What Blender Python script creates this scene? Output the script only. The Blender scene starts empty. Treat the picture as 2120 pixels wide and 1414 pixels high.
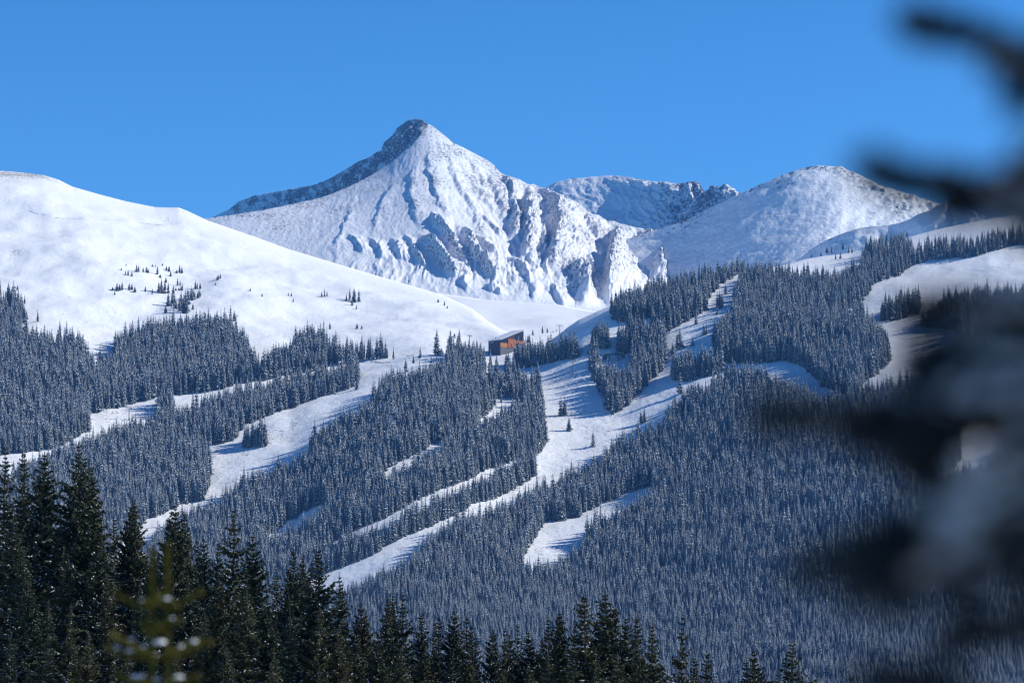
import bpy, math, random
import numpy as np
C = bpy.context.scene
COL = C.collection
PI = math.pi
# ------------------------------------------------------------------ camera, sky, sun, exposure
FPX = 5889.0                      # focal length in pixels of the 2120-wide photograph (100 mm lens)
PITCH = math.radians(5.30)
cam_d = bpy.data.cameras.new('camera'); cam = bpy.data.objects.new('camera', cam_d); COL.objects.link(cam)
cam_d.sensor_width = 36.0; cam_d.lens = 36.0*FPX/2120.0
cam_d.clip_start = 0.05; cam_d.clip_end = 60000
cam.location = (0, 0, 0); cam.rotation_euler = (PI/2+PITCH, 0, 0)
cam_d.dof.use_dof = True; cam_d.dof.focus_distance = 3800; cam_d.dof.aperture_fstop = 5.4
C.camera = cam
SUN_EL, SUN_AZ = math.radians(35), math.radians(84)      # azimuth measured from the view direction (+Y) to the right (+X)
w = bpy.data.worlds.new('World'); C.world = w; w.use_nodes = True
nt = w.node_tree; bg = nt.nodes['Background']
sky = nt.nodes.new('ShaderNodeTexSky'); sky.sky_type = 'NISHITA'; sky.sun_disc = False
sky.sun_elevation = SUN_EL; sky.sun_rotation = SUN_AZ
sky.altitude = 4500; sky.air_density = 1.0; sky.dust_density = 0.0; sky.ozone_density = 5.0
wb = nt.nodes.new('ShaderNodeMix'); wb.data_type = 'RGBA'; wb.blend_type = 'MULTIPLY'; wb.inputs[0].default_value = 1.0
wb.inputs[7].default_value = (0.42, 0.93, 1.14, 1)      # the camera's cool white balance
tcw = nt.nodes.new('ShaderNodeTexCoord'); sx = nt.nodes.new('ShaderNodeSeparateXYZ'); cr = nt.nodes.new('ShaderNodeValToRGB')
nt.links.new(tcw.outputs['Generated'], sx.inputs[0]); nt.links.new(sx.outputs[2], cr.inputs[0])
cr.color_ramp.elements[0].position = .07; cr.color_ramp.elements[0].color = (1.25, 1.06, 1.0, 1); e_ = cr.color_ramp.elements.new(.21); e_.color = (.86, .95, .98, 1)
cr.color_ramp.elements[2].position = .65; cr.color_ramp.elements[2].color = (.26, .45, .66, 1)   # high-altitude sky: much deeper overhead
w2 = nt.nodes.new('ShaderNodeMix'); w2.data_type = 'RGBA'; w2.blend_type = 'MULTIPLY'; w2.inputs[0].default_value = 1.0
nt.links.new(sky.outputs[0], wb.inputs[6]); nt.links.new(wb.outputs[2], w2.inputs[6]); nt.links.new(cr.outputs[0], w2.inputs[7]); nt.links.new(w2.outputs[2], bg.inputs[0]); bg.inputs[1].default_value = 0.15
sun_d = bpy.data.lights.new('sun', 'SUN'); sun = bpy.data.objects.new('sun', sun_d); COL.objects.link(sun)
sun_d.energy = 4.95; sun_d.angle = math.radians(0.5); sun_d.color = (0.985, 0.972, 0.90)
SD = np.array([math.cos(SUN_EL)*math.sin(SUN_AZ), math.cos(SUN_EL)*math.cos(SUN_AZ), math.sin(SUN_EL)])
from mathutils import Vector
sun.rotation_euler = Vector(SD).to_track_quat('Z', 'Y').to_euler(); sun.location = (300, -100, 400)
C.view_settings.view_transform = 'Standard'; C.view_settings.look = 'None'
C.view_settings.exposure = 0.12; C.view_settings.gamma = 1.0
C.cycles.use_denoising = True; C.cycles.filter_width = 1.15
C.cycles.max_bounces = 6; C.cycles.diffuse_bounces = 2; C.cycles.volume_bounces = 0
C.cycles.transparent_max_bounces = 8

# ------------------------------------------------------------------ maths helpers
sp, cp = math.sin(PITCH), math.cos(PITCH)
def P3(px, py, D):
    """a point seen at photograph pixel (px,py) at horizontal distance D ahead of the viewpoint"""
    px = np.asarray(px, float); py = np.asarray(py, float)
    xc = (px-1060)/FPX; yc = (707-py)/FPX
    dy = cp - yc*sp; dz = sp + yc*cp
    s = D/dy
    return np.stack([xc*s, D+0*s, dz*s], -1)
rngp = np.random.RandomState(7); PERM = rngp.permutation(256); PERM = np.concatenate([PERM, PERM, PERM])
GR = rngp.randn(256, 3); GR /= np.linalg.norm(GR, axis=1)[:, None]
def perlin(p):
    pi = np.floor(p).astype(int); pf = p-pi
    u = pf*pf*pf*(pf*(pf*6-15)+10); pi = pi & 255
    out = 0
    for dx in (0, 1):
        wx = u[..., 0] if dx else 1-u[..., 0]
        for dy in (0, 1):
            wy = u[..., 1] if dy else 1-u[..., 1]
            for dz in (0, 1):
                wz = u[..., 2] if dz else 1-u[..., 2]
                g = GR[PERM[PERM[PERM[pi[..., 0]+dx]+pi[..., 1]+dy]+pi[..., 2]+dz]]
                out = out + wx*wy*wz*((pf[..., 0]-dx)*g[..., 0]+(pf[..., 1]-dy)*g[..., 1]+(pf[..., 2]-dz)*g[..., 2])
    return out*1.6
def fbm(p, octv=4, gain=0.5, ridged=False):
    a, s, o = 1.0, 0, 0
    for k in range(octv):
        n = perlin(p*(2.03**k)+k*17.3)
        o = o + a*((1-2*np.abs(n)) if ridged else n); s += a; a *= gain
    return o/s
def interp(poly, x):
    a = np.array(poly, float); return np.interp(x, a[:, 0], a[:, 1])
def sinterp(poly, x, w=30):
    return sum(interp(poly, x+w*k)*g for k, g in zip((-2, -1.33, -.67, 0, .67, 1.33, 2), (.05, .12, .2, .26, .2, .12, .05)))
def tps(ctrl):
    c = np.array(ctrl, float); s = 1000.0; X = c[:, :2]/s; n = len(c)
    def U(r2): return r2*np.log(r2+1e-12)
    K = U(((X[:, None]-X[None])**2).sum(-1))+np.eye(n)*1e-3
    A = np.zeros((n+3, n+3)); A[:n, :n] = K; A[:n, n] = 1; A[:n, n+1:] = X; A[n:, :n] = A[:n, n:].T
    W = np.linalg.solve(A, np.concatenate([c[:, 2], [0, 0, 0]]))
    def f(px, py):
        px = np.asarray(px, float)/s; py = np.asarray(py, float)/s
        o = W[n]+W[n+1]*px+W[n+2]*py
        for k in range(n): o = o+W[k]*U((px-X[k, 0])**2+(py-X[k, 1])**2)
        return o
    return f
def inpoly(px, py, poly):
    r = np.zeros(np.shape(px), bool); n = len(poly)
    for i in range(n):
        x1, y1 = poly[i]; x2, y2 = poly[(i+1) % n]
        if y1 == y2: continue
        c = ((y1 > py) != (y2 > py)) & (px < (x2-x1)*(py-y1)/(y2-y1)+x1)
        r ^= c
    return r
def smooth(a, b, x):
    t = np.clip((x-a)/(b-a), 0, 1); return t*t*(3-2*t)
# ------------------------------------------------------------------ mesh helpers
def mesh_np(name, V, F, mats, mi=None, smoothsh=False):
    """F: list of (n,k) index arrays with k 3 or 4; mi: matching list of material indices"""
    me = bpy.data.meshes.new(name)
    V = np.asarray(V, np.float32); me.vertices.add(len(V)); me.vertices.foreach_set('co', V.ravel())
    F = [np.asarray(f, np.int32) for f in F if len(f)]
    nl = sum(f.size for f in F); nf = sum(len(f) for f in F)
    me.loops.add(nl); me.polygons.add(nf)
    me.loops.foreach_set('vertex_index', np.concatenate([f.ravel() for f in F]))
    ls, st = [], 0
    for f in F: ls.append(st+np.arange(len(f))*f.shape[1]); st += f.size
    me.polygons.foreach_set('loop_start', np.concatenate(ls).astype(np.int32))
    for m in mats: me.materials.append(m)
    if mi is not None: me.polygons.foreach_set('material_index', np.concatenate([np.asarray(m, np.int32) for m in mi]))
    me.polygons.foreach_set('use_smooth', np.full(nf, smoothsh))
    me.update(calc_edges=True); me.validate()
    return me
def link(name, me, parent=None):
    o = bpy.data.objects.new(name, me); COL.objects.link(o)
    if parent: o.parent = parent
    return o
def tag(o, label=None, cat=None, group=None, kind=None):
    if label: o['label'] = label
    if cat: o['category'] = cat
    if group: o['group'] = group
    if kind: o['kind'] = kind
    return o
def empty(name, loc, label, cat, group=None, rz=0):
    o = bpy.data.objects.new(name, None); COL.objects.link(o); o.location = loc; o.rotation_euler = (0, 0, rz)
    o.empty_display_size = 0.1
    return tag(o, label, cat, group)
class MB:
    """collects boxes and tubes into one mesh"""
    def __init__(s): s.v = []; s.q = []; s.t = []; s.n = 0; s.mq = []; s.mt = []
    def add(s, v, quads=(), tris=(), m=0):
        v = np.asarray(v, float).reshape(-1, 3); s.v.append(v)
        if len(quads): s.q.append(np.asarray(quads)+s.n); s.mq.append(np.full(len(quads), m))
        if len(tris): s.t.append(np.asarray(tris)+s.n); s.mt.append(np.full(len(tris), m))
        s.n += len(v)
    def box(s, c, size, rz=0, m=0, ax=None):
        h = np.array(size)/2.
        p = np.array([[x, y, z] for x in (-1, 1) for y in (-1, 1) for z in (-1, 1)])*h
        if ax is not None: p = p[:, :1]*ax[0]+p[:, 1:2]*ax[1]+p[:, 2:]*ax[2]
        cz, sz = math.cos(rz), math.sin(rz)
        p = np.stack([p[:, 0]*cz-p[:, 1]*sz, p[:, 0]*sz+p[:, 1]*cz, p[:, 2]], -1)+np.array(c)
        s.add(p, [[0, 1, 3, 2], [4, 6, 7, 5], [0, 4, 5, 1], [2, 3, 7, 6], [0, 2, 6, 4], [1, 5, 7, 3]], m=m)
    def hexa(s, p8, m=0):
        """bottom four then top four corners, both counter-clockwise"""
        s.add(p8, [[3, 2, 1, 0], [4, 5, 6, 7], [0, 1, 5, 4], [1, 2, 6, 5], [2, 3, 7, 6], [3, 0, 4, 7]], m=m)
    def tube(s, pts, rad, seg=8, m=0, cap=True):
        pts = np.asarray(pts, float); n = len(pts); rad = np.broadcast_to(rad, (n,))
        T = np.gradient(pts, axis=0); T /= np.linalg.norm(T, axis=1)[:, None]+1e-12
        up = np.array([0, 0, 1.]) if abs(T[0][2]) < .9 else np.array([1., 0, 0])
        A = np.cross(T, up); A /= np.linalg.norm(A, axis=1)[:, None]+1e-12; B = np.cross(T, A)
        a = np.arange(seg)*2*PI/seg
        v = pts[:, None]+rad[:, None, None]*(A[:, None]*np.cos(a)[None, :, None]+B[:, None]*np.sin(a)[None, :, None])
        i = np.arange(n-1)[:, None]*seg; k = np.arange(seg)[None]; k2 = (k+1) % seg
        q = np.stack([i+k, i+k2, i+seg+k2, i+seg+k], -1).reshape(-1, 4)
        s.add(v.reshape(-1, 3), q, m=m)
        if cap:
            for e, r in ((0, 0), (n-1, (n-1)*seg)):
                s.add(np.concatenate([v[e], pts[e][None]]), tris=[[j, (j+1) % seg, seg] for j in range(seg)], m=m)
    def mesh(s, name, mats, sm=False):
        F, M = [], []
        if s.q: F.append(np.concatenate(s.q)); M.append(np.concatenate(s.mq))
        if s.t: F.append(np.concatenate(s.t)); M.append(np.concatenate(s.mt))
        return mesh_np(name, np.concatenate(s.v), F, mats, M, sm)
    def build(s, name, mats, parent=None, sm=False):
        if not isinstance(mats, (list, tuple)): mats = [mats]
        return link(name, s.mesh(name, mats, sm), parent)
# ------------------------------------------------------------------ materials
def mat(name, col, rough=0.8, noise=None, spec=0.3, metal=0):
    m = bpy.data.materials.new(name); m.use_nodes = True; n = m.node_tree.nodes; L = m.node_tree.links
    b = n['Principled BSDF']; b.inputs['Base Color'].default_value = (*col, 1); b.inputs['Roughness'].default_value = rough
    b.inputs['Specular IOR Level'].default_value = spec; b.inputs['Metallic'].default_value = metal
    if noise:
        sc, col2 = noise
        tc = n.new('ShaderNodeTexCoord'); nz = n.new('ShaderNodeTexNoise'); nz.inputs['Scale'].default_value = sc; nz.inputs['Detail'].default_value = 5
        mx = n.new('ShaderNodeMix'); mx.data_type = 'RGBA'; mx.inputs[6].default_value = (*col, 1); mx.inputs[7].default_value = (*col2, 1)
        rp = n.new('ShaderNodeMapRange'); rp.inputs[1].default_value = .35; rp.inputs[2].default_value = .65
        L.new(tc.outputs['Object'], nz.inputs['Vector']); L.new(nz.outputs[0], rp.inputs[0]); L.new(rp.outputs[0], mx.inputs[0]); L.new(mx.outputs[2], b.inputs['Base Color'])
    return m
def varied(name, c1, c2, rough=0.75, spec=0.2):
    """colour that differs from one tree to the next"""
    m = bpy.data.materials.new(name); m.use_nodes = True; n = m.node_tree.nodes; L = m.node_tree.links
    b = n['Principled BSDF']; b.inputs['Roughness'].default_value = rough; b.inputs['Specular IOR Level'].default_value = spec
    oi = n.new('ShaderNodeObjectInfo'); mx = n.new('ShaderNodeMix'); mx.data_type = 'RGBA'
    mx.inputs[6].default_value = (*c1, 1); mx.inputs[7].default_value = (*c2, 1)
    L.new(oi.outputs['Random'], mx.inputs[0]); L.new(mx.outputs[2], b.inputs['Base Color'])
    return m
def snow_terrain(name, rock=(0.13, 0.11, 0.105), rock2=(0.24, 0.20, 0.185), scale=0.12, snow=(0.88, 0.885, 0.90), bump=1.0, bscale=0.05):
    m = bpy.data.materials.new(name); m.use_nodes = True; n = m.node_tree.nodes; L = m.node_tree.links
    b = n['Principled BSDF']; b.inputs['Roughness'].default_value = .75; b.inputs['Specular IOR Level'].default_value = .15
    tc = n.new('ShaderNodeTexCoord')
    at = n.new('ShaderNodeAttribute'); at.attribute_name = 'rock'
    nz = n.new('ShaderNodeTexNoise'); nz.inputs['Scale'].default_value = scale; nz.inputs['Detail'].default_value = 7; nz.inputs['Roughness'].default_value = .68
    L.new(tc.outputs['Object'], nz.inputs['Vector'])
    ad = n.new('ShaderNodeMath'); ad.operation = 'ADD'; L.new(nz.outputs[0], ad.inputs[0]); L.new(at.outputs['Fac'], ad.inputs[1])
    mr = n.new('ShaderNodeMapRange'); mr.inputs[1].default_value = 0.97; mr.inputs[2].default_value = 1.06; L.new(ad.outputs[0], mr.inputs[0])
    nz2 = n.new('ShaderNodeTexNoise'); nz2.inputs['Scale'].default_value = scale*.35; nz2.inputs['Detail'].default_value = 5; L.new(tc.outputs['Object'], nz2.inputs['Vector'])
    rm = n.new('ShaderNodeMix'); rm.data_type = 'RGBA'; rm.inputs[6].default_value = (*rock, 1); rm.inputs[7].default_value = (*rock2, 1); L.new(nz2.outputs[0], rm.inputs[0])
    mx = n.new('ShaderNodeMix'); mx.data_type = 'RGBA'; mx.inputs[6].default_value = (*snow, 1)
    L.new(rm.outputs[2], mx.inputs[7]); L.new(mr.outputs[0], mx.inputs[0]); L.new(mx.outputs[2], b.inputs['Base Color'])
    nb = n.new('ShaderNodeTexNoise'); nb.inputs['Scale'].default_value = bscale; nb.inputs['Detail'].default_value = 6; nb.inputs['Roughness'].default_value = .6
    L.new(tc.outputs['Object'], nb.inputs['Vector'])
    bp = n.new('ShaderNodeBump'); bp.inputs['Strength'].default_value = 1.0; bp.inputs['Distance'].default_value = bump
    L.new(nb.outputs[0], bp.inputs['Height']); L.new(bp.outputs[0], b.inputs['Normal'])
    return m
M_snow_hill = snow_terrain('snow_hill', rock=(0.20, 0.18, 0.13), rock2=(0.30, 0.27, 0.2), scale=0.22, bump=1.3, bscale=0.10)
M_snow_peak = snow_terrain('snow_peak', rock=(0.075, 0.07, 0.08), rock2=(0.16, 0.14, 0.14), scale=0.15, bump=2.6, bscale=0.12, snow=(0.86, 0.87, 0.90))
M_snow_far = snow_terrain('snow_far', rock=(0.075, 0.07, 0.08), rock2=(0.16, 0.14, 0.14), scale=0.08, bump=3.5, bscale=0.09, snow=(0.84, 0.855, 0.89))
M_needle_far = varied('frosted_needles', (0.08, 0.108, 0.12), (0.13, 0.16, 0.175))
M_snow_tree = mat('snow_on_branches', (0.80, 0.82, 0.86), .7)
M_needle_near = varied('dark_needles', (0.018, 0.030, 0.014), (0.048, 0.046, 0.018))
M_bark = mat('bark', (0.11, 0.085, 0.065), .9, (8, (0.055, 0.045, 0.04)))
M_steel = mat('galvanised_steel', (0.16, 0.17, 0.19), .6)
# ------------------------------------------------------------------ terrain sheets
def grid_faces(nr, nc):
    i = np.arange(nr-1)[:, None]*nc+np.arange(nc-1)[None]
    return np.stack([i, i+1, i+nc+1, i+nc], -1).reshape(-1, 4)
def sheet(name, pos, skyl, bot, x0, x1, step, material, back=600, rockf=None, label=None, nb=10, kind='structure'):
    """pos(px,py)->xyz ; rows run from bot(px) up to skyl(px), then down the far side"""
    px = np.arange(x0, x1+step, step, dtype=float); top = skyl(px); b = bot(px)
    nr = int(np.max(b-top)/step)+2
    v = np.linspace(0, 1, nr)[:, None]
    PX = np.broadcast_to(px[None], (nr, len(px))); PY = b[None]*(1-v)+top[None]*v
    G = pos(PX, PY)
    k = (np.arange(1, nb+1)/nb)[:, None]
    last = G[-1]
    bk = np.stack([last[None, :, 0]*(1+0*k)+0*k, last[None, :, 1]+back*k, last[None, :, 2]-back*(0.25*k+0.45*k*k)], -1)
    G2 = np.concatenate([G, bk], 0)
    # normals for rock mask
    du = np.gradient(G2, axis=1); dv = np.gradient(G2, axis=0); N = np.cross(du, dv); N /= np.linalg.norm(N, axis=-1)[..., None]+1e-9
    me = mesh_np(name, G2.reshape(-1, 3), [grid_faces(*G2.shape[:2])], [material], smoothsh=True)
    PXf = np.concatenate([PX, np.broadcast_to(px[None], (nb, len(px)))]); PYf = np.concatenate([PY, np.broadcast_to(top[None], (nb, len(px)))])
    r = rockf(PXf, PYf, G2, N) if rockf else np.zeros(G2.shape[:2])
    a = me.attributes.new('rock', 'FLOAT', 'POINT'); a.data.foreach_set('value', np.asarray(r, np.float32).ravel())
    o = link(name, me); tag(o, label, None, None, kind)
    return o
# ---- main hill (ski slopes + white dome), one sheet
SKY_M = [(-500, 365), (-200, 350), (0, 354), (40, 357), (90, 363), (120, 372), (150, 387), (210, 404), (260, 417), (320, 429), (350, 430), (370, 430), (390, 438), (430, 457), (520, 488), (600, 517), (700, 547),
         (780, 571), (870, 597), (926, 615), (980, 641), (1007, 663), (1040, 684), (1080, 698), (1110, 706), (1133, 708), (1150, 698), (1175, 678), (1200, 661), (1240, 643), (1280, 627), (1330, 610), (1380, 596), (1440, 582),
         (1500, 570), (1560, 560), (1620, 549), (1665, 537), (1700, 531), (1760, 524), (1800, 515), (1850, 500), (1900, 486), (1950, 473), (2000, 463), (2060, 452), (2120, 442), (2300, 415), (2600, 380)]
D_M = tps([(-400, 1520, 2450), (500, 1520, 2450), (1200, 1520, 2450), (2000, 1520, 2450), (2600, 1520, 2450),
           (-300, 1000, 3180), (500, 1000, 3200), (1100, 1000, 3220), (1600, 1000, 3150), (2300, 1000, 3000),
           (-300, 720, 3820), (300, 720, 3880), (650, 720, 3900), (900, 712, 3900), (1060, 725, 3880), (1135, 712, 3850), (1300, 720, 3760), (1550, 720, 3700), (1800, 720, 3650), (2300, 720, 3550),
           (-300, 340, 5050), (0, 354, 5000), (300, 428, 4950), (430, 457, 4900), (600, 517, 4820), (780, 571, 4700), (926, 615, 4560), (1007, 663, 4250),
           (200, 550, 4350), (500, 620, 4230),
           (1175, 678, 3870), (1240, 643, 3880), (1300, 640, 3870), (1440, 590, 3990), (1560, 565, 4080), (1665, 537, 4250), (1900, 486, 4350), (2120, 442, 4400), (2600, 380, 4400)])
def pos_M(px, py):
    px = np.asarray(px, float); py = np.asarray(py, float)
    D = D_M(px, py)-0.27*(np.clip(px, 600, 2050)-1060)
    top = interp(SKY_M, px); e = np.maximum(py-top, 0)
    D = D + 120*np.exp(-e/9.0)+0*py
    P = P3(px, py, D)
    amp = smooth(0, 45, e)
    q = P/np.array([150., 190., 400.])
    n = fbm(q+3.1, 3)*9.0*(1+.6*smooth(720, 600, py)*smooth(1100, 900, px)) + fbm(P/np.array([38., 46., 90.])+9.7, 4)*1.7
    n = n+4.0*(fbm(np.stack([P[..., 0]/170+P[..., 2]/400, P[..., 1]/330, 0*px+.7], -1), 3, ridged=True)-.3)*smooth(720, 620, py)*smooth(1050, 900, px)
    # hollows and spurs of the open slopes
    P[..., 2] += n*amp
    return P
PISTES = dict(
 narrow=[(-120, 972), (20, 941), (57, 936), (124, 920), (173, 900), (185, 893), (184, 860), (250, 845), (327, 831), (352, 826), (445, 811), (540, 790), (640, 768), (725, 748), (790, 740), (830, 738), (925, 740), (925, 778), (880, 797), (845, 807), (800, 805),
         (770, 790), (745, 796), (742, 770), (700, 785), (640, 795), (600, 803), (500, 824), (450, 846), (400, 866), (330, 885), (300, 900), (250, 912), (215, 920), (190, 938), (120, 955), (95, 975), (60, 995), (-120, 1040)],
 left=[(745, 760), (745, 795), (700, 808), (636, 830), (580, 851), (530, 876), (509, 879), (498, 897), (484, 915), (460, 923), (428, 929), (429, 943), (435, 975), (433, 1006), (421, 1033), (371, 1042), (339, 1063), (300, 1080), (250, 1120), (230, 1200), (300, 1165),
       (330, 1120), (389, 1080), (456, 1074), (460, 1056), (470, 1040), (490, 1024), (545, 1012), (600, 985), (636, 967), (640, 945), (655, 928), (700, 908), (735, 878), (762, 862), (785, 832), (800, 806), (870, 805), (880, 760)],
 central=[(925, 738), (1000, 736), (1045, 720), (1090, 708), (1130, 706), (1190, 700), (1240, 700), (1240, 716), (1195, 718), (1190, 742), (1156, 752), (1106, 759), (1068, 764), (1039, 772), (1030, 790), (1075, 800), (1100, 800), (1118, 790), (1128, 830), (1131, 915), (1115, 940), (1085, 950),
       (1004, 973), (950, 1000), (912, 1019), (855, 1042), (806, 1068), (720, 1106), (640, 1146), (640, 1160), (720, 1137), (806, 1110), (855, 1086), (912, 1063), (1000, 1021), (1060, 990), (1108, 962), (1108, 985), (1099, 990), (1053, 1017), (1025, 1035), (1004, 1041), (962, 1055), (918, 1076), (882, 1095), (813, 1122), (769, 1149), (740, 1162), (700, 1174), (640, 1200), (640, 1260), (722, 1238),
       (755, 1220), (791, 1212), (831, 1196), (864, 1174), (874, 1148), (918, 1124), (954, 1102), (998, 1094), (1027, 1093), (1063, 1068), (1089, 1047), (1136, 1030), (1165, 1008), (1231, 981), (1250, 960), (1282, 934), (1312, 926), (1365, 903), (1400, 862), (1414, 858), (1446, 838), (1463, 843), (1492, 818), (1502, 803), (1541, 794), (1580, 806), (1619, 818), (1661, 832), (1697, 858),
       (1760, 842), (1760, 820), (1704, 800), (1690, 780), (1661, 757), (1626, 749), (1555, 753), (1492, 748), (1474, 736), (1480, 700), (1518, 662), (1520, 607), (1534, 585), (1556, 572), (1556, 562), (1538, 570), (1506, 582), (1471, 607), (1463, 642), (1440, 660), (1400, 670), (1375, 735), (1378, 745), (1372, 770), (1347, 791), (1329, 816), (1301, 840), (1257, 860),
       (1251, 825), (1235, 800), (1223, 785), (1218, 750), (1228, 738), (1250, 734), (1270, 728), (1270, 700), (1290, 694), (1340, 690), (1360, 672), (1400, 658), (1340, 660), (1300, 672), (1262, 664), (1268, 640), (1240, 630), (1133, 700), (1080, 690), (1000, 690), (925, 720)],
 middle_slot=[(1085, 812), (1040, 832), (1018, 848), (1000, 866), (985, 885), (1000, 905), (1020, 892), (1045, 878), (1085, 862)],
 thin_a=[(925, 905), (905, 920), (870, 938), (830, 956), (795, 976), (785, 990), (800, 1014), (830, 1000), (870, 982), (905, 961), (925, 938)],
 thin_b=[(672, 1046), (630, 1063), (600, 1080), (575, 1096), (545, 1112), (545, 1134), (580, 1134), (610, 1120), (640, 1100), (672, 1082)],
 terminal_yard=[(1236, 733), (1236, 796), (1304, 800), (1306, 733)],
 lodge_yard=[(1003, 728), (1092, 728), (1092, 748), (1062, 766), (1030, 772), (1003, 772)],
 lower=[(1350, 1000), (1318, 1010), (1290, 1022), (1240, 1045), (1205, 1062), (1200, 1072), (1170, 1080), (1130, 1083), (1124, 1095), (1108, 1120), (1090, 1145), (1078, 1190), (1140, 1192), (1180, 1168), (1205, 1150), (1215, 1122), (1240, 1108), (1290, 1086), (1325, 1068), (1352, 1052)],
 right=[(2300, 505), (2120, 512), (2090, 518), (2058, 527), (2001, 541), (1930, 545), (1895, 556), (1842, 587), (1810, 594), (1800, 615), (1764, 637), (1732, 645), (1732, 668), (1789, 688), (1817, 704), (1838, 719), (1842, 750), (1817, 775), (1780, 798), (1780, 830), (1850, 820), (1950, 780), (1990, 720), (1990, 690), (1900, 680), (1930, 655), (1960, 640), (2050, 625), (2120, 618), (2300, 612)],
 hidden=[(1985, 900), (2000, 880), (2100, 860), (2160, 880), (2100, 940), (2030, 1010), (1960, 1016), (1968, 985), (1990, 950)],
 tiny=[(1366, 1180), (1380, 1178), (1378, 1195), (1364, 1195)])
ISLANDS = dict(  # stands of trees that sit inside the open ground (bases)
 belt_end=[(1106, 957), (1108, 985), (1000, 1042), (900, 1086), (813, 1121), (740, 1161), (700, 1172), (680, 1165), (800, 1113), (912, 1066), (1000, 1024), (1060, 992)],
 clump=[(505, 918), (545, 908), (552, 926), (503, 932)],
 lodge_right=[(1085, 745), (1130, 738), (1150, 735), (1156, 750), (1106, 757), (1068, 762), (1060, 750)],
 lodge_right_b=[(1160, 735), (1190, 728), (1200, 740), (1156, 749)],
 below_slot=[(1035, 770), (1070, 775), (1095, 800), (1108, 830), (1060, 838), (1035, 815)],
 terminal=[(1225, 708), (1262, 705), (1262, 728), (1225, 722)],
 knoll_strip=[(1350, 672), (1400, 660), (1420, 655), (1428, 665), (1385, 684), (1350, 680)],
 mid_line=[(1390, 792), (1392, 775), (1410, 770), (1495, 762), (1496, 771), (1450, 786), (1420, 795)],
 right_dot=[(1765, 655), (1785, 645), (1790, 680), (1768, 682)],
 right_clump=[(1822, 655), (1860, 635), (1905, 640), (1895, 655), (1850, 668), (1826, 668)],
 narrow_clump=[(325, 850), (352, 838), (360, 862), (325, 870)])
FOREST = dict(
 west=[(-300, 640), (15, 632), (36, 655), (44, 700), (60, 718), (170, 722), (178, 750), (200, 765), (240, 765), (236, 725), (330, 702), (400, 692), (470, 690), (505, 725), (530, 765), (550, 770), (580, 748), (640, 716), (695, 730), (700, 745), (760, 735), (825, 738), (860, 745), (870, 740), (900, 738), (940, 742), (1005, 748), (1020, 762), (1060, 752), (1110, 755), (1131, 915), (1300, 905),
       (1440, 790), (1541, 765), (1700, 790), (1800, 780), (1850, 740), (1842, 700), (1900, 680), (2000, 640), (2300, 600), (2300, 1510), (-300, 1510)],
 knoll=[(1266, 668), (1264, 650), (1278, 638), (1300, 633), (1318, 622), (1345, 610), (1400, 594), (1460, 580), (1520, 568), (1550, 563), (1552, 574), (1506, 582), (1471, 607), (1463, 642), (1440, 656), (1400, 664), (1315, 676)],
 wedge=[(1222, 775), (1222, 745), (1248, 735), (1275, 728), (1300, 690), (1325, 692), (1340, 700), (1378, 692), (1380, 750), (1372, 770), (1301, 842), (1257, 858), (1236, 800)],
 big=[(1481, 735), (1478, 712), (1500, 690), (1516, 660), (1520, 610), (1535, 582), (1562, 570), (1600, 572), (1640, 575), (1680, 580), (1710, 584), (1750, 580), (1770, 570), (1790, 545), (1830, 540), (1842, 560), (1895, 540), (1930, 522), (2010, 518), (2090, 500), (2300, 480), (2300, 500), (2090, 515), (2058, 525), (2001, 539), (1930, 543), (1895, 554), (1842, 585), (1810, 592), (1800, 613), (1764, 635), (1732, 643), (1732, 670), (1789, 686), (1838, 718), (1843, 748), (1817, 773), (1780, 800), (1706, 800), (1661, 757), (1555, 753), (1492, 747)],
 dome_left=[(-300, 600), (0, 615), (25, 622), (40, 640), (52, 668), (30, 700), (-300, 720)],
 right_scatter=[(1800, 508), (1880, 502), (1892, 535), (1842, 562), (1790, 565), (1760, 568), (1785, 542)],
 right_upper=[(1935, 655), (1990, 610), (2060, 600), (2120, 590), (2300, 580), (2300, 620), (2120, 625), (1960, 660)])
def in_open(px, py):
    o = np.zeros(np.shape(px), bool)
    for p in PISTES.values(): o |= inpoly(px, py, p)
    for p in ISLANDS.values(): o &= ~inpoly(px, py, p)
    return o
def in_forest(px, py):
    f = np.zeros(np.shape(px), bool)
    for p in FOREST.values(): f |= inpoly(px, py, p)
    for p in ISLANDS.values(): f |= inpoly(px, py, p)
    return f & ~in_open(px, py)
def rock_M(px, py, P, N):
    n = fbm(P/90.0+5, 3)
    r = 0.29+0.10*n+0.06*smooth(700, 800, py)
    for cx, cy, wx, wy, k in ((200, 600, 120, 40, .05), (170, 660, 60, 18, .09), (40, 522, 28, 9, .16), (60, 470, 60, 14, .06), (230, 645, 30, 8, .10), (560, 560, 120, 30, .03), (900, 690, 120, 8, .07)): r += k*np.exp(-((px-cx)/wx)**2-((py-cy)/wy)**2)
    r += 0.16*np.exp(-((px-20)/90)**2-((py-372)/22)**2)                 # stony top of the dome
    r += 0.10*np.exp(-((px-30)/60)**2-((py-455)/12)**2)
    r += 0.13*np.exp(-((py-interp(SKY_M, px)-4)/7)**2)*((px < 160) | ((px > 350) & (px < 440)))
    r += 0.14*np.exp(-((px-1175)/60)**2-((py-680)/35)**2)                # stony side of the knoll
    r += 0.09*((px > 1680) & (py < 560)) + 0.05*((py > 850))+0.06*np.exp(-((px-1130)/90)**2-((py-800)/60)**2)
    return r
sheet('hillside', pos_M, lambda x: interp(SKY_M, x), lambda x: 1520+0*x, -500, 2600, 3.2, M_snow_hill, back=900, rockf=rock_M)
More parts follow.
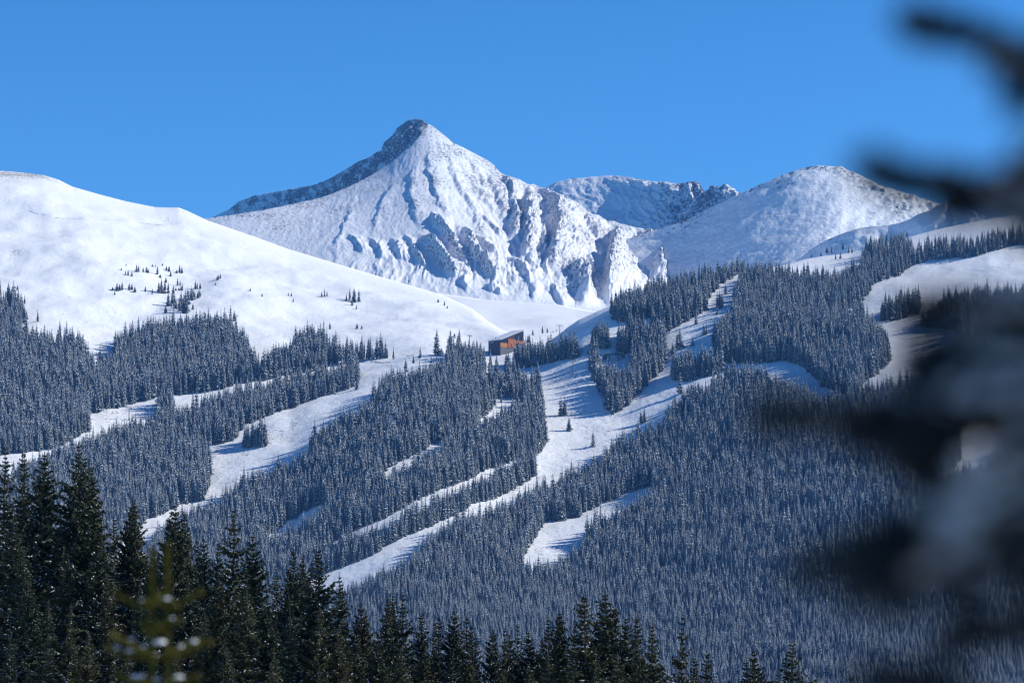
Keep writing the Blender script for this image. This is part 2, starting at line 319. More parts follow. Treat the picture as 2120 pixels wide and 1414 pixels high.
# ---- relief sheets
def relief_pos(Dfun, hfun):
    def pos(px, py):
        d = 2.0
        A = P3(px, py, Dfun(px, py)); X = P3(px+d, py, Dfun(px+d, py)); Y = P3(px, py-d, Dfun(px, py-d))
        N = np.cross(X-A, Y-A); N /= np.linalg.norm(N, axis=-1)[..., None]+1e-9
        return A+N*hfun(px, py, A)[..., None]
    return pos
# basin behind the lodge
D_B0 = tps([(300, 760, 4500), (900, 760, 4500), (1500, 760, 4500), (300, 600, 6400), (900, 608, 6500), (1200, 636, 6300), (1500, 650, 6200), (900, 690, 4900), (1200, 690, 4900)])
D_B = lambda px, py: np.maximum(D_B0(px, py), 4350)
SKY_B = [(300, 590), (700, 592), (850, 600), (926, 610), (1000, 620), (1100, 627), (1160, 632), (1205, 641), (1300, 655), (1500, 670)]
sheet('basin', relief_pos(D_B, lambda px, py, A: fbm(A/np.array([160., 260., 500.])+2, 3)*9*smooth(0, 30, py-interp(SKY_B, px))), lambda x: interp(SKY_B, x), lambda x: 765+0*x, 300, 1500, 4, M_snow_hill, back=500,
      rockf=lambda px, py, P, N: 0.27+0.1*fbm(P/70., 3)+0.08*np.exp(-((px-950)/60)**2-((py-622)/10)**2))
# pyramid peak
SKY_P = [(380, 470), (425, 453), (470, 447), (540, 436), (600, 424), (660, 411), (690, 400), (720, 388), (760, 368), (790, 349), (815, 332), (835, 315), (852, 302), (866, 286), (876, 270), (886, 257), (895, 261), (915, 277), (940, 297), (965, 309), (990, 322), (1010, 333), (1022, 342),
         (1036, 359), (1048, 364), (1075, 374), (1092, 383), (1104, 381), (1120, 391), (1134, 404), (1150, 412), (1163, 421), (1180, 426), (1200, 436), (1218, 450), (1240, 452), (1256, 463), (1268, 461), (1285, 466), (1310, 471), (1330, 474), (1355, 486), (1380, 500), (1410, 515), (1450, 540), (1520, 580)]
D_P = tps([(380, 470, 8150), (430, 453, 8150), (660, 411, 8250), (790, 349, 8380), (886, 257, 8550), (1022, 342, 8500), (1104, 381, 8450), (1256, 463, 8300), (1380, 500, 8150), (1520, 580, 8000),
           (380, 700, 6900), (700, 700, 6850), (900, 690, 6850), (1200, 690, 6850), (1520, 700, 6900), (900, 450, 7800), (700, 520, 7600), (1150, 540, 7600), (900, 580, 7320)])
RIBS = [  # (crest polyline, height m, right falloff px, left falloff px)
 ([(1092, 380), (1090, 410), (1088, 442), (1086, 467), (1088, 510), (1090, 540), (1100, 560)], 48, 34, 8),
 ([(1105, 382), (1126, 425), (1147, 452), (1151, 488), (1145, 520), (1141, 541), (1132, 565), (1130, 580)], 52, 60, 9),
 ([(1108, 455), (1118, 480), (1122, 505), (1126, 530), (1125, 545)], 25, 10, 14),
 ([(1150, 548), (1168, 552), (1194, 566), (1207, 584), (1212, 611), (1218, 640)], 45, 16, 26),
 ([(1262, 462), (1275, 480), (1277, 493), (1266, 520), (1261, 552), (1258, 584), (1260, 610), (1268, 640)], 58, 48, 9),
 ([(1325, 480), (1337, 505), (1349, 524), (1354, 546), (1364, 569), (1380, 600)], 58, 30, 16),
 ([(1360, 492), (1388, 520), (1398, 541), (1408, 570), (1415, 610)], 45, 40, 14),
 ([(1040, 360), (1050, 385), (1060, 410), (1066, 428)], 22, 18, 7),
 ([(1030, 405), (1052, 425), (1066, 450), (1069, 480), (1072, 505)], 30, 8, 12),
 ([(1190, 440), (1215, 462), (1225, 485), (1238, 500), (1240, 512)], 26, 8, 16),
 ([(835, 480), (845, 490), (855, 507), (858, 519), (864, 538), (876, 551), (886, 562)], 20, 12, 7),
 ([(872, 480), (883, 494), (890, 507), (908, 528), (918, 545), (936, 559), (948, 573), (950, 592)], 36, 18, 13),
 ([(890, 430), (905, 463), (921, 490), (937, 507), (949, 522), (961, 539), (968, 560)], 30, 16, 10),
 ([(945, 460), (959, 485), (972, 502), (978, 528), (986, 539), (1003, 551), (1018, 571), (1029, 592)], 34, 14, 10),
 ([(975, 480), (995, 502), (1006, 517), (1026, 531), (1040, 545)], 14, 10, 6),
 ([(1050, 530), (1062, 545), (1074, 552), (1087, 574)], 14, 14, 6),
 ([(942, 560), (952, 567), (962, 587), (970, 608)], 11, 9, 5),
 ([(1015, 590), (1022, 598), (1033, 612)], 14, 9, 6),
 ([(985, 440), (1008, 466), (1036, 487), (1046, 500)], 13, 10, 6),
 ([(1000, 345), (1018, 380), (1030, 420), (1044, 450), (1050, 470)], 16, 22, 9),
 ([(905, 285), (935, 350), (975, 430), (1006, 500), (1015, 520)], 9, 26, 7), ([(930, 305), (985, 390), (1020, 445), (1032, 470)], 9, 22, 7), ([(960, 322), (1000, 380), (1020, 410)], 9, 18, 6),
 ([(888, 300), (892, 360), (912, 420), (935, 465)], 8, 24, 7), ([(862, 330), (850, 400), (862, 450), (872, 480)], 7, 22, 6), ([(815, 370), (790, 430), (770, 490)], 5, 22, 6), ([(740, 420), (710, 480), (690, 520)], 5, 20, 6),
 ([(1085, 560), (1098, 590), (1112, 625)], 12, 18, 5), ([(1130, 585), (1150, 605), (1168, 640)], 14, 20, 6), ([(1160, 470), (1180, 510), (1200, 545)], 13, 20, 6), ([(1200, 470), (1212, 520), (1230, 570), (1240, 610)], 13, 18, 6),
 ([(1300, 480), (1298, 520), (1300, 560), (1310, 600)], 20, 14, 7),
 ([(720, 480), (740, 500), (756, 530)], 9, 14, 6), ([(765, 490), (790, 520), (806, 545)], 8, 12, 6),
 ([(810, 490), (826, 512), (840, 545)], 10, 12, 6)]
def rib_h(px, py):
    jx = 7*perlin(np.stack([px/26, py/20, 0*px+1.5], -1))+4*perlin(np.stack([px/11, py/8, 0*px+4.5], -1))+2.2*perlin(np.stack([px/5, py/4, 0*px+7.5], -1))
    ja = 1+.22*perlin(np.stack([px/18, py/14, 0*px+2.5], -1))+.16*perlin(np.stack([px/6, py/5, 0*px+6.5], -1))
    h = np.zeros(np.shape(px)); m = np.zeros(np.shape(px))
    for pts, A, wr, wl in RIBS:
        a = np.array(pts, float); xc = np.interp(py, a[:, 1], a[:, 0]); d = px+jx-xc
        y0, y1 = a[0, 1], a[-1, 1]; L = y1-y0
        env = smooth(-0.0, 0.35, (py-y0)/L)*smooth(-0.02, 0.30, (y1-py)/L)
        env = np.where((py < y0) | (py > y1), 0, env)
        p = np.where(d > 0, np.exp(-(np.abs(d)/wr)**1.3), np.exp(-(np.abs(d)/wl)**1.6))
        g = -0.35*np.exp(-((d+wl*2.4)/(wl*1.4))**2)
        h = np.maximum(h, 1.02*A*env*p*ja)+A*env*g*0.8
        m = np.maximum(m, env*np.exp(-((d-wl*.5)/(wl*1.1))**2)*min(1, A/30))
    return h, m
def h_peak(px, py, A):
    h, m = rib_h(px, py)
    e = py-interp(SKY_P, px)
    th = np.arctan2(px-900+26*fbm(np.stack([px/70, py/45, 0*px], -1), 3), py-120); rr = np.hypot(px-900, py-120)
    fl = fbm(np.stack([th*12, rr/95, 0*px+.3], -1), 5, ridged=True, gain=.6)
    fl = np.sign(fl)*np.abs(fl)**1.35*1.15
    rough = fbm(np.stack([A[..., 0]/16+A[..., 2]/60, A[..., 1]/60, A[..., 2]/34], -1), 4)
    zone = smooth(940, 1150, px+0.3*(py-400))
    low = smooth(470, 560, py)*smooth(640, 600, py)*smooth(650, 800, px)
    h = h+fl*(1.8+13*zone+6*low)*smooth(625, 560, py)*smooth(-5, 15, e)+rough*(1.2+1.8*zone+3*m+1*low)*smooth(665, 600, py)
    return h
def rock_P(px, py, P, N):
    h, m = rib_h(px, py)
    slope = 1-N[..., 2]
    e = py-interp(SKY_P, px)
    up = smooth(640, 600, py)
    r = 0.375+0.15*fbm(P/120., 4)*up+0.17*m*up+0.13*smooth(.32, .62, slope)*up
    r += 0.07*np.exp(-e/14)+0.05*smooth(520, 380, py)
    r += 0.12*np.exp(-((px-1180)/35)**2-((py-585)/35)**2)
    r -= 0.10*smooth(560, 630, py)
    return np.minimum(r, 0.50)
sheet('pyramid_peak', relief_pos(D_P, h_peak), lambda x: interp(SKY_P, x), lambda x: 700+0*x, 380, 1520, 1.8, M_snow_peak, back=250, rockf=rock_P)
# shaded rocky north ridge behind the lit face
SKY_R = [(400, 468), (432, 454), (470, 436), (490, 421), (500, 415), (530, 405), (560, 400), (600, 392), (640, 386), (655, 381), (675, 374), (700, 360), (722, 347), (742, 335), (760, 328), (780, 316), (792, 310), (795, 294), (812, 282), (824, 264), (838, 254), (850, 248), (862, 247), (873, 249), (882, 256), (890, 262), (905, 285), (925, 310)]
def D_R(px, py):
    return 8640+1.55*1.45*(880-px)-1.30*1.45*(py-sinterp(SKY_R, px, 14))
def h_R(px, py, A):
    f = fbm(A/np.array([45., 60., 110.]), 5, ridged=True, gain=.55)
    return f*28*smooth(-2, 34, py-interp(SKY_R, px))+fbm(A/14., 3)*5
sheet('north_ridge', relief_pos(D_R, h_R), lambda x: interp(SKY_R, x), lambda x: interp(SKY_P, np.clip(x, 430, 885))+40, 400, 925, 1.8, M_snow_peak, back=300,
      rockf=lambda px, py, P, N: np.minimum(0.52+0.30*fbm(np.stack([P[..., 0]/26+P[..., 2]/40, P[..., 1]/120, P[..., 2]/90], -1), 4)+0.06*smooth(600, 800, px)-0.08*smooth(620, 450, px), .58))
# distant back ridge
SKY_E = [(1080, 420), (1125, 391), (1150, 378), (1180, 371), (1220, 367), (1260, 364), (1285, 365), (1310, 369), (1335, 374), (1358, 377), (1380, 377), (1400, 381), (1415, 380), (1428, 382), (1438, 376), (1447, 378), (1452, 388), (1458, 397), (1468, 393), (1480, 386), (1497, 388), (1510, 384), (1520, 391), (1530, 401), (1560, 402), (1600, 410), (1700, 440)]
def D_E(px, py): return 10600+0.95*1.8*(1250-px)*smooth(1150, 1400, px)+0.5*(1250-px)-1.7*1.8*(py-sinterp(SKY_E, px, 25))
def h_E(px, py, A):
    s = smooth(1250, 1400, px)
    f = fbm(np.stack([A[..., 0]/70+A[..., 2]/110, A[..., 1]/150, A[..., 2]/260], -1), 5, ridged=True, gain=.6)
    return f*(10+30*s)*smooth(-2, 14, py-interp(SKY_E, px))+fbm(A/22., 3)*(3+5*s)
sheet('far_ridge', relief_pos(D_E, h_E), lambda x: interp(SKY_E, x), lambda x: 520+0*x, 1080, 1700, 2.0, M_snow_far, back=400,
      rockf=lambda px, py, P, N: 0.40+0.15*fbm(P/90., 4)+0.12*smooth(1330, 1420, px)+0.05*np.exp(-(py-interp(SKY_E, px))/10))
# right-hand rounded mountain
SKY_F = [(1280, 500), (1330, 484), (1360, 477), (1400, 464), (1430, 451), (1450, 441), (1470, 430), (1500, 417), (1530, 403), (1555, 391), (1580, 380), (1600, 371), (1630, 359), (1655, 350), (1680, 345), (1700, 343), (1725, 345), (1742, 345), (1755, 352), (1775, 360), (1800, 373), (1830, 386), (1870, 399), (1900, 409), (1940, 421), (2000, 436), (2120, 470), (2300, 500)]
def D_F(px, py):
    rx = 1740+(py-350)*1.1+14*perlin(np.stack([py/28, py/60, 0*px+3], -1))          # line of the lit spur running down to the right
    s = px-rx; x2 = 16*np.logaddexp(0, s/16); x = s-x2
    return 7700-0.20*1.3*x+0.36*1.3*x2-1.55*1.3*(py-sinterp(SKY_F, px, 45))*1.15
def h_F(px, py, A):
    rx = 1745+(py-350)*1.15
    e = smooth(-2, 14, py-interp(SKY_F, px))
    st = fbm(np.stack([A[..., 0]/110-A[..., 2]/120, A[..., 1]/200, A[..., 2]/300], -1), 4)
    return st*14*e+fbm(A/24., 3)*2.2+smooth(-30, 30, px-rx)*fbm(A/40., 4, ridged=True)*20*e
def rock_F(px, py, P, N):
    rx = 1745+(py-350)*1.15
    e = py-interp(SKY_F, px)
    return 0.35+0.12*fbm(P/np.array([90., 200., 60.]), 4)+0.10*np.exp(-e/22)+0.02*smooth(-35, 25, px-rx)-0.06*smooth(450, 560, py)
sheet('round_mountain', relief_pos(D_F, h_F), lambda x: interp(SKY_F, x), lambda x: 640+0*x, 1280, 2300, 2.2, M_snow_far, back=400, rockf=rock_F)
# shoulder between the round mountain and the forest
SKY_G = [(1600, 570), (1655, 536), (1680, 516), (1700, 503), (1730, 489), (1760, 478), (1780, 472), (1800, 469), (1830, 467), (1860, 462), (1885, 453), (1900, 444), (1925, 436), (1945, 424), (2000, 400), (2060, 385), (2120, 378), (2300, 360)]
def D_G(px, py): return 5450-1.0*(px-1850)*0.88*0.55-1.9*0.9*(py-sinterp(SKY_G, px, 30))
sheet('snow_shoulder', relief_pos(D_G, lambda px, py, A: (fbm(A/np.array([70., 160., 120.])+4, 4)*16+fbm(A/20., 3)*1.5)*smooth(-3, 16, py-interp(SKY_G, px))), lambda x: interp(SKY_G, x), lambda x: 620+0*x, 1600, 2300, 3, M_snow_hill, back=500,
      rockf=lambda px, py, P, N: 0.33+0.12*fbm(P/50., 3)+0.12*np.exp(-(py-interp(SKY_G, px))/8))
# ---- near ground, one sheet out under everything
def ground_z(x, y):
    px = 1060+x/np.maximum(y, 30)*FPX
    t = smooth(-200, 1700, px)
    near = -1.7-0.018*np.clip(y, 0, 120)
    mid = -10-13*t-np.clip(y-200, 0, 2000)*0.055
    z = near*(1-smooth(25, 190, y))+mid*smooth(25, 190, y)
    z = np.where(y > 1500, np.maximum(z, -115), z)
    return z+0.5*perlin(np.stack([x/22, y/22, 0*x], -1))*smooth(10, 60, y)
yy = np.concatenate([np.linspace(-60, 40, 26), np.geomspace(44, 2900, 110)]); xx = np.linspace(-1, 1, 121)
GY, GX = np.meshgrid(yy, xx, indexing='ij'); GXw = GX*(80+0.62*np.clip(GY, 0, None))
GZ = ground_z(GXw, GY)
me = mesh_np('ground', np.stack([GXw, GY, GZ], -1).reshape(-1, 3), [grid_faces(*GZ.shape)], [M_snow_hill], smoothsh=True)
a = me.attributes.new('rock', 'FLOAT', 'POINT'); a.data.foreach_set('value', np.full(GZ.size, 0.38, np.float32))
tag(link('ground', me), kind='structure')

# ------------------------------------------------------------------ conifers
def unit(v): return v/(np.linalg.norm(v, axis=-1, keepdims=True)+1e-9)
def far_conifer(name, seed, H=20.0, R=2.4, wh=24, snow=0.8, ragged=0.25, lean=0):
    """frosted spruce: roof-shaped branch blades with a snow cover, about 1,000 faces"""
    r = np.random.RandomState(seed); mb = MB()
    mb.tube([(0, 0, -1), (0, 0, H*.5), (0, 0, H*.98)], [H*.011, H*.007, .03], 5, m=2, cap=False)
    for k in range(wh):
        t = (k+.4*r.rand())/wh
        z = H*(0.07+0.91*t); Lr = R*((1-t)**0.85)*(1-.25*max(0, .15-t)/.15)+.16
        nb = 8 if t < .8 else 5
        a0 = r.rand()*7
        for j in range(nb):
            if r.rand() < .06: continue
            az = a0+j*2*PI/nb+r.randn()*.22; L = Lr*(1+ragged*r.randn()); L = max(L, .12)
            d = np.array([math.cos(az), math.sin(az), 0]); s = np.array([-d[1], d[0], 0])
            dr = .16+.35*r.rand()
            p0 = np.array([0, 0, z+.12*L]); p1 = d*L*.55+[0, 0, z-dr*L*.35]; p2 = d*L+[0, 0, z-dr*L]
            w1 = (.20*L+.22)*(.8+.5*r.rand()); w0 = .10*L+.05; dn = np.array([0, 0, -1.])
            def blade(f, up, m, cut):
                q0 = p0+[0, 0, up]; q1 = p1+[0, 0, up]; q2 = p1+(p2-p1)*cut+[0, 0, up]
                v = [q0, q1, q2, q0+s*w0*f+dn*w0*f, q1+s*w1*f+dn*w1*f*1.0, q0-s*w0*f+dn*w0*f, q1-s*w1*f+dn*w1*f*1.0]
                mb.add(v, [[3, 4, 1, 0], [0, 1, 6, 5]], [[1, 4, 2], [1, 2, 6]], m=m)
            blade(1, 0, 0, 1)
            if r.rand() < snow: blade(.22+.5*r.rand(), .07, 1, .45+.5*r.rand())
    # leader
    mb.add([(.1, 0, H*.93), (-.1, .05, H*.93), (0, -.1, H*.93), (0, 0, H)], tris=[[0, 1, 3], [1, 2, 3], [2, 0, 3]], m=0)
    return mb.mesh(name, [M_needle_far, M_snow_tree, M_bark])
FAR = [far_conifer('frosted_spruce_mesh', 11, 20, 2.1, 26, .85), far_conifer('frosted_spruce_mesh', 12, 20, 2.5, 24, .75, .3), far_conifer('frosted_spruce_mesh', 13, 20, 1.8, 26, .9, .2),
       far_conifer('frosted_spruce_mesh', 14, 20, 2.3, 22, .7, .35), far_conifer('frosted_spruce_mesh', 15, 20, 2.0, 22, .95, .4), far_conifer('frosted_spruce_mesh', 16, 20, 3.0, 20, .85, .3)]
rs = np.random.RandomState(5)
def hpx(px, py):
    """tree height in photograph pixels at a place on the hill"""
    h = 43-12*smooth(1060, 1280, py)-11*smooth(720, 560, py)
    return h
cpx, cpy = [], []
y = 1512.0
while y > 470:
    st = 1.9 if y > 1150 or y < 720 else 2.25
    n = int(2850/8.3); x = -320+np.arange(n)*8.3+rs.rand(n)*8.3
    cpx.append(x); cpy.append(np.full(n, y)+rs.randn(n)*1.6); y -= st
cpx = np.concatenate(cpx); cpy = np.concatenate(cpy)
keep = in_forest(cpx, cpy) & (cpy > interp(SKY_M, cpx)+2)
cpx, cpy = cpx[keep], cpy[keep]
# clearings, thinner towards the tree line
den = fbm(np.stack([cpx/40, cpy/22, 0*cpx+.5], -1), 3)
thin = 0.10+0.45*smooth(.1, .5, den)*smooth(900, 700, cpy)+0.25*smooth(700, 560, cpy)
thin = np.where(inpoly(cpx, cpy, [(955, 775), (1030, 768), (1110, 790), (1115, 842), (1030, 845), (960, 815)]), .72, thin)
thin = np.where(((cpx < 70) & (cpy < 700)) | ((cpx > 1755) & (cpx < 1895) & (cpy < 570)), .5, thin)
keep = rs.rand(len(cpx)) > thin
cpx, cpy = cpx[keep], cpy[keep]
TP = pos_M(cpx, cpy)
Hm = hpx(cpx, cpy)*TP[:, 1]/FPX*np.clip(1+.20*rs.randn(len(cpx))+.34*den[keep]+.35*(rs.rand(len(cpx)) < .04), .35, 1.6)
var = rs.randint(0, 5, len(cpx)); var = np.where((cpy > 1030+60*den[keep]) & (rs.rand(len(cpx)) < .8), np.where(rs.rand(len(cpx)) < .5, 2, 4), var)
edge = in_open(cpx, cpy+7) & (cpx > -5) & (cpx < 1900)
print('forest trees', len(cpx), 'edge', edge.sum())
# single trees standing in the open: (base x, base y, height) in photograph pixels
def z1(l): return [(x/2.829, 200+y/2.829, h/2.829) for x, y, h in l]
DOME = z1([(738, 1008, 14), (710, 1035, 15), (735, 1060, 25), (750, 1065, 32), (772, 1068, 28), (800, 1048, 45), (812, 1045, 40), (838, 1035, 28), (858, 1038, 35), (868, 1038, 25), (893, 998, 15), (910, 998, 12), (922, 1040, 50), (952, 992, 15), (975, 1010, 25), (990, 1015, 35), (1000, 1040, 30), (938, 1055, 22),
      (972, 1075, 35), (1052, 1015, 45), (1065, 1018, 35), (1036, 1020, 22), (1040, 1088, 45), (1055, 1088, 30), (1068, 1125, 45), (1060, 1125, 30), (1145, 1115, 50), (1155, 1118, 40), (1172, 1118, 35), (930, 1150, 60), (945, 1155, 75), (965, 1155, 70), (985, 1150, 60), (1015, 1150, 50), (1030, 1125, 20), (1048, 1125, 20),
      (892, 1160, 32), (851, 1147, 32), (790, 1150, 35), (757, 1138, 38), (772, 1138, 35), (685, 1140, 48), (700, 1140, 40), (715, 1138, 48), (672, 1158, 25), (660, 1138, 22), (1120, 1190, 70), (1130, 1185, 60), (1100, 1210, 90), (1085, 1230, 90), (1060, 1230, 85), (1075, 1265, 90), (1090, 1268, 80), (1050, 1255, 70),
      (1030, 1240, 60), (1010, 1215, 80), (1020, 1200, 60), (985, 1215, 70), (970, 1262, 50), (1140, 1185, 50), (1160, 1180, 50), (1170, 1170, 40), (1130, 1245, 35)])
SOLO = [(451.5, 580, 12, 'small frosted spruce clump above the gully on the white dome'), (456, 577, 11, 'small frosted spruce clump above the gully on the white dome'), (449, 581, 10, 'small frosted spruce clump above the gully on the white dome'), (446, 589, 6, 'tiny frosted bush just below the small clump by the gully'),
        (518, 610, 7, 'tiny frosted spruce alone between the gully and the round shrubs'), (542.5, 624, 8, 'low round frosted bush alone on the dome below the gully'), (597, 617, 7, 'low frosted spruce pair right of the round bush'), (603, 619, 10, 'low frosted spruce pair right of the round bush'), (607, 632, 9, 'little frosted shrub under the low spruce pair'),
        (666, 618, 12, 'spreading frosted spruce clump middle of the lower dome'), (672, 618, 17, 'spreading frosted spruce clump middle of the lower dome'), (677, 618, 12, 'spreading frosted spruce clump middle of the lower dome'),
        (717, 628, 17, 'broad frosted spruce clump at the right end of the dome'), (724, 627, 24, 'broad frosted spruce clump at the right end of the dome'), (733, 629, 28, 'broad frosted spruce clump at the right end of the dome'), (743, 628, 25, 'broad frosted spruce clump at the right end of the dome'), (729, 634, 16, 'broad frosted spruce clump at the right end of the dome'), (738, 638, 10, 'little frosted spruce below the broad clump at the dome end'),
        (907, 628, 8, 'low wind-bent frosted shrub on the dome edge line'), (920, 634, 11, 'low wind-bent frosted shrub on the dome edge line'), (926, 640, 7, 'low wind-bent frosted shrub on the dome edge line'),
        (55, 661, 20, 'round frosted spruce left of the tall lone one on the lower left snow'), (78, 671, 24, 'lone frosted spruce with long shadow right of the left forest corner'), (38, 668, 9, 'small frosted spruce at the left forest corner'), (51, 627, 20, 'frosted spruce standing off the top of the left corner stand'), (36, 603, 10, 'small frosted spruce above the left corner stand'),
        (485, 665, 22, 'lone frosted spruce on open snow above the forest notch'), (424, 660, 14, 'small frosted spruce at the top of the west forest'), (683, 683, 16, 'small frosted spruce on snow above the east end of the west forest'),
        (739, 683, 13, 'pair of small spruces on the flat snow left of the lodge'), (749, 684, 9, 'pair of small spruces on the flat snow left of the lodge'),
        (941, 694, 9, 'small dark spruce pair on snow behind the lodge trees'), (951, 693, 12, 'small dark spruce pair on snow behind the lodge trees'),
        (1093, 710, 17, 'slim spruce pair beside the high end of the lodge'), (1096, 710, 18, 'slim spruce pair beside the high end of the lodge'), (1103, 694, 12, 'small spruce on snow right of the slim pair by the lodge'), (1123, 690, 16, 'dark cone-shaped spruce right of the lodge on the skyline snow'), (1133, 689, 12, 'slim spruce right of the dark cone-shaped one behind the lodge'),
        (739, 802, 28, 'lone frosted spruce standing on the upper left ski run below the pylon'), (840, 773, 26, 'lone slim spruce on the upper left run, nearer the lodge forest'), (856, 755, 18, 'small spruce on the upper left run, highest of the run'), (823, 790, 30, 'slim frosted spruce just off the forest on the upper left run'), (870, 745, 24, 'frosted spruce at the left tip of the lodge forest'),
        (1161, 857, 38, 'larger frosted spruce pair standing on the wide central run'), (1169, 856, 34, 'larger frosted spruce pair standing on the wide central run'), (1178, 888, 28, 'lone frosted spruce middle of three on the wide central run'), (1228, 918, 31, 'lone frosted spruce lowest on the wide central run'),
        (1327, 870, 26, 'pair of frosted spruces on the run above the lower forest edge'), (1334, 870, 30, 'pair of frosted spruces on the run above the lower forest edge'), (1395, 872, 46, 'tall frosted spruce standing clear on the lower forest edge'),
        (1408, 820, 42, 'slim frosted spruce on the run below the middle tree row'), (1413, 862, 50, 'tallest slim frosted spruce at the fork of the right run'), (1432, 836, 40, 'frosted spruce group left of the right fork snow'), (1440, 838, 36, 'frosted spruce group left of the right fork snow'), (1446, 845, 40, 'frosted spruce group left of the right fork snow'), (1426, 832, 30, 'frosted spruce group left of the right fork snow'),
        (1407, 722, 40, 'tall frosted spruce clump on the upper central run'), (1402, 718, 30, 'tall frosted spruce clump on the upper central run'), (1393, 733, 24, 'frosted spruce pair left of the tall clump on the upper central run'), (1383, 735, 18, 'frosted spruce pair left of the tall clump on the upper central run'),
        (1434, 713, 20, 'small lone spruce in the middle of the upper central run'), (1457, 694, 24, 'frosted spruce pair in tree shadow on the upper central run'), (1463, 692, 24, 'frosted spruce pair in tree shadow on the upper central run'), (1480, 696, 24, 'frosted spruce at the shadow edge beside the big forest'),
        (1441, 673, 28, 'lone frosted spruce below the knoll forest corner'), (1485, 636, 32, 'oval frosted spruce clump in the narrow top run'), (1490, 637, 34, 'oval frosted spruce clump in the narrow top run'), (1495, 633, 28, 'oval frosted spruce clump in the narrow top run'), (1485, 656, 20, 'small spruce under the oval clump in the narrow top run'), (1502, 607, 24, 'frosted spruce above the oval clump in the narrow top run'),
        (1276, 623, 17, 'dark spruce alone on the left skyline of the knoll'), (1291, 621, 12, 'smaller spruce beside the lone one on the knoll skyline'),
        (1186, 744, 34, 'broad frosted spruce beside the lift pylon on the central run'), (1178, 742, 26, 'frosted spruce left of the broad one beside the pylon'), (1163, 746, 28, 'frosted spruce in the row between lodge and pylon'), (1217, 733, 20, 'lone frosted spruce left of the lift terminal'), 
        (1878, 490, 12, 'round dark spruce alone on the shaded right shoulder'), (1232, 652, 5, 'tiny spruce on the bare knoll slope'), (1776, 682, 30, 'frosted spruce on the open snow of the right run'), (1770, 684, 24, 'frosted spruce on the open snow of the right run'), (1787, 676, 36, 'frosted spruce on the open snow of the right run'),
        (1900, 655, 28, 'frosted spruce near the blurred bough on the right run'), (1680, 533, 8, 'small spruce cluster on the right snow crest'), (1700, 531, 10, 'small spruce cluster on the right snow crest'), (1712, 524, 14, 'small spruce cluster on the right snow crest'), (1722, 524, 16, 'small spruce cluster on the right snow crest'),
        (1730, 537, 14, 'spruce cluster just below the right snow crest'), (1740, 536, 16, 'spruce cluster just below the right snow crest'), (1745, 516, 14, 'three spruces at the top of the right snow crest'), (1757, 524, 16, 'three spruces at the top of the right snow crest'), (1764, 524, 17, 'three spruces at the top of the right snow crest'),
        (1805, 515, 18, 'spruce row on the upper right snow ridge'), (1815, 513, 20, 'spruce row on the upper right snow ridge'), (1825, 512, 20, 'spruce row on the upper right snow ridge'), (1836, 508, 20, 'spruce row on the upper right snow ridge'), (1846, 506, 14, 'spruce row on the upper right snow ridge')]
def far_tree(px, py, hp, label, group=None, v=None):
    p = pos_M(np.array([px]), np.array([py]))[0]
    H = hp*(1.15 if hp > 20 else 1.05)*p[1]/FPX
    o = link('snowy_spruce', FAR[v if v is not None else rs.randint(0, 6)])
    s = H/20.0; wd = s*(1.25+.3*rs.rand())
    if H < 12: wd *= 1.3
    if H < 7: wd *= 1.3
    o.location = (p[0], p[1], p[2]-.3); o.scale = (wd, wd, s); o.rotation_euler = (0, 0, rs.rand()*6.28)
    tag(o, label, 'snowy spruce', group)
    return o
for x, y, h in DOME: far_tree(x, y, h*1.08, 'frosted spruce in the loose grove high on the open white dome', 'grove on the white dome', [1, 3, 5][rs.randint(3)])
from collections import Counter
cn = Counter(s[3] for s in SOLO)
for x, y, h, lab in SOLO: far_tree(x, y, h, lab, (lab.replace('frosted spruce', 'trees')[:40] if cn[lab] > 1 else None) and 'trees: '+lab)
n_ind = len(DOME)+len(SOLO)
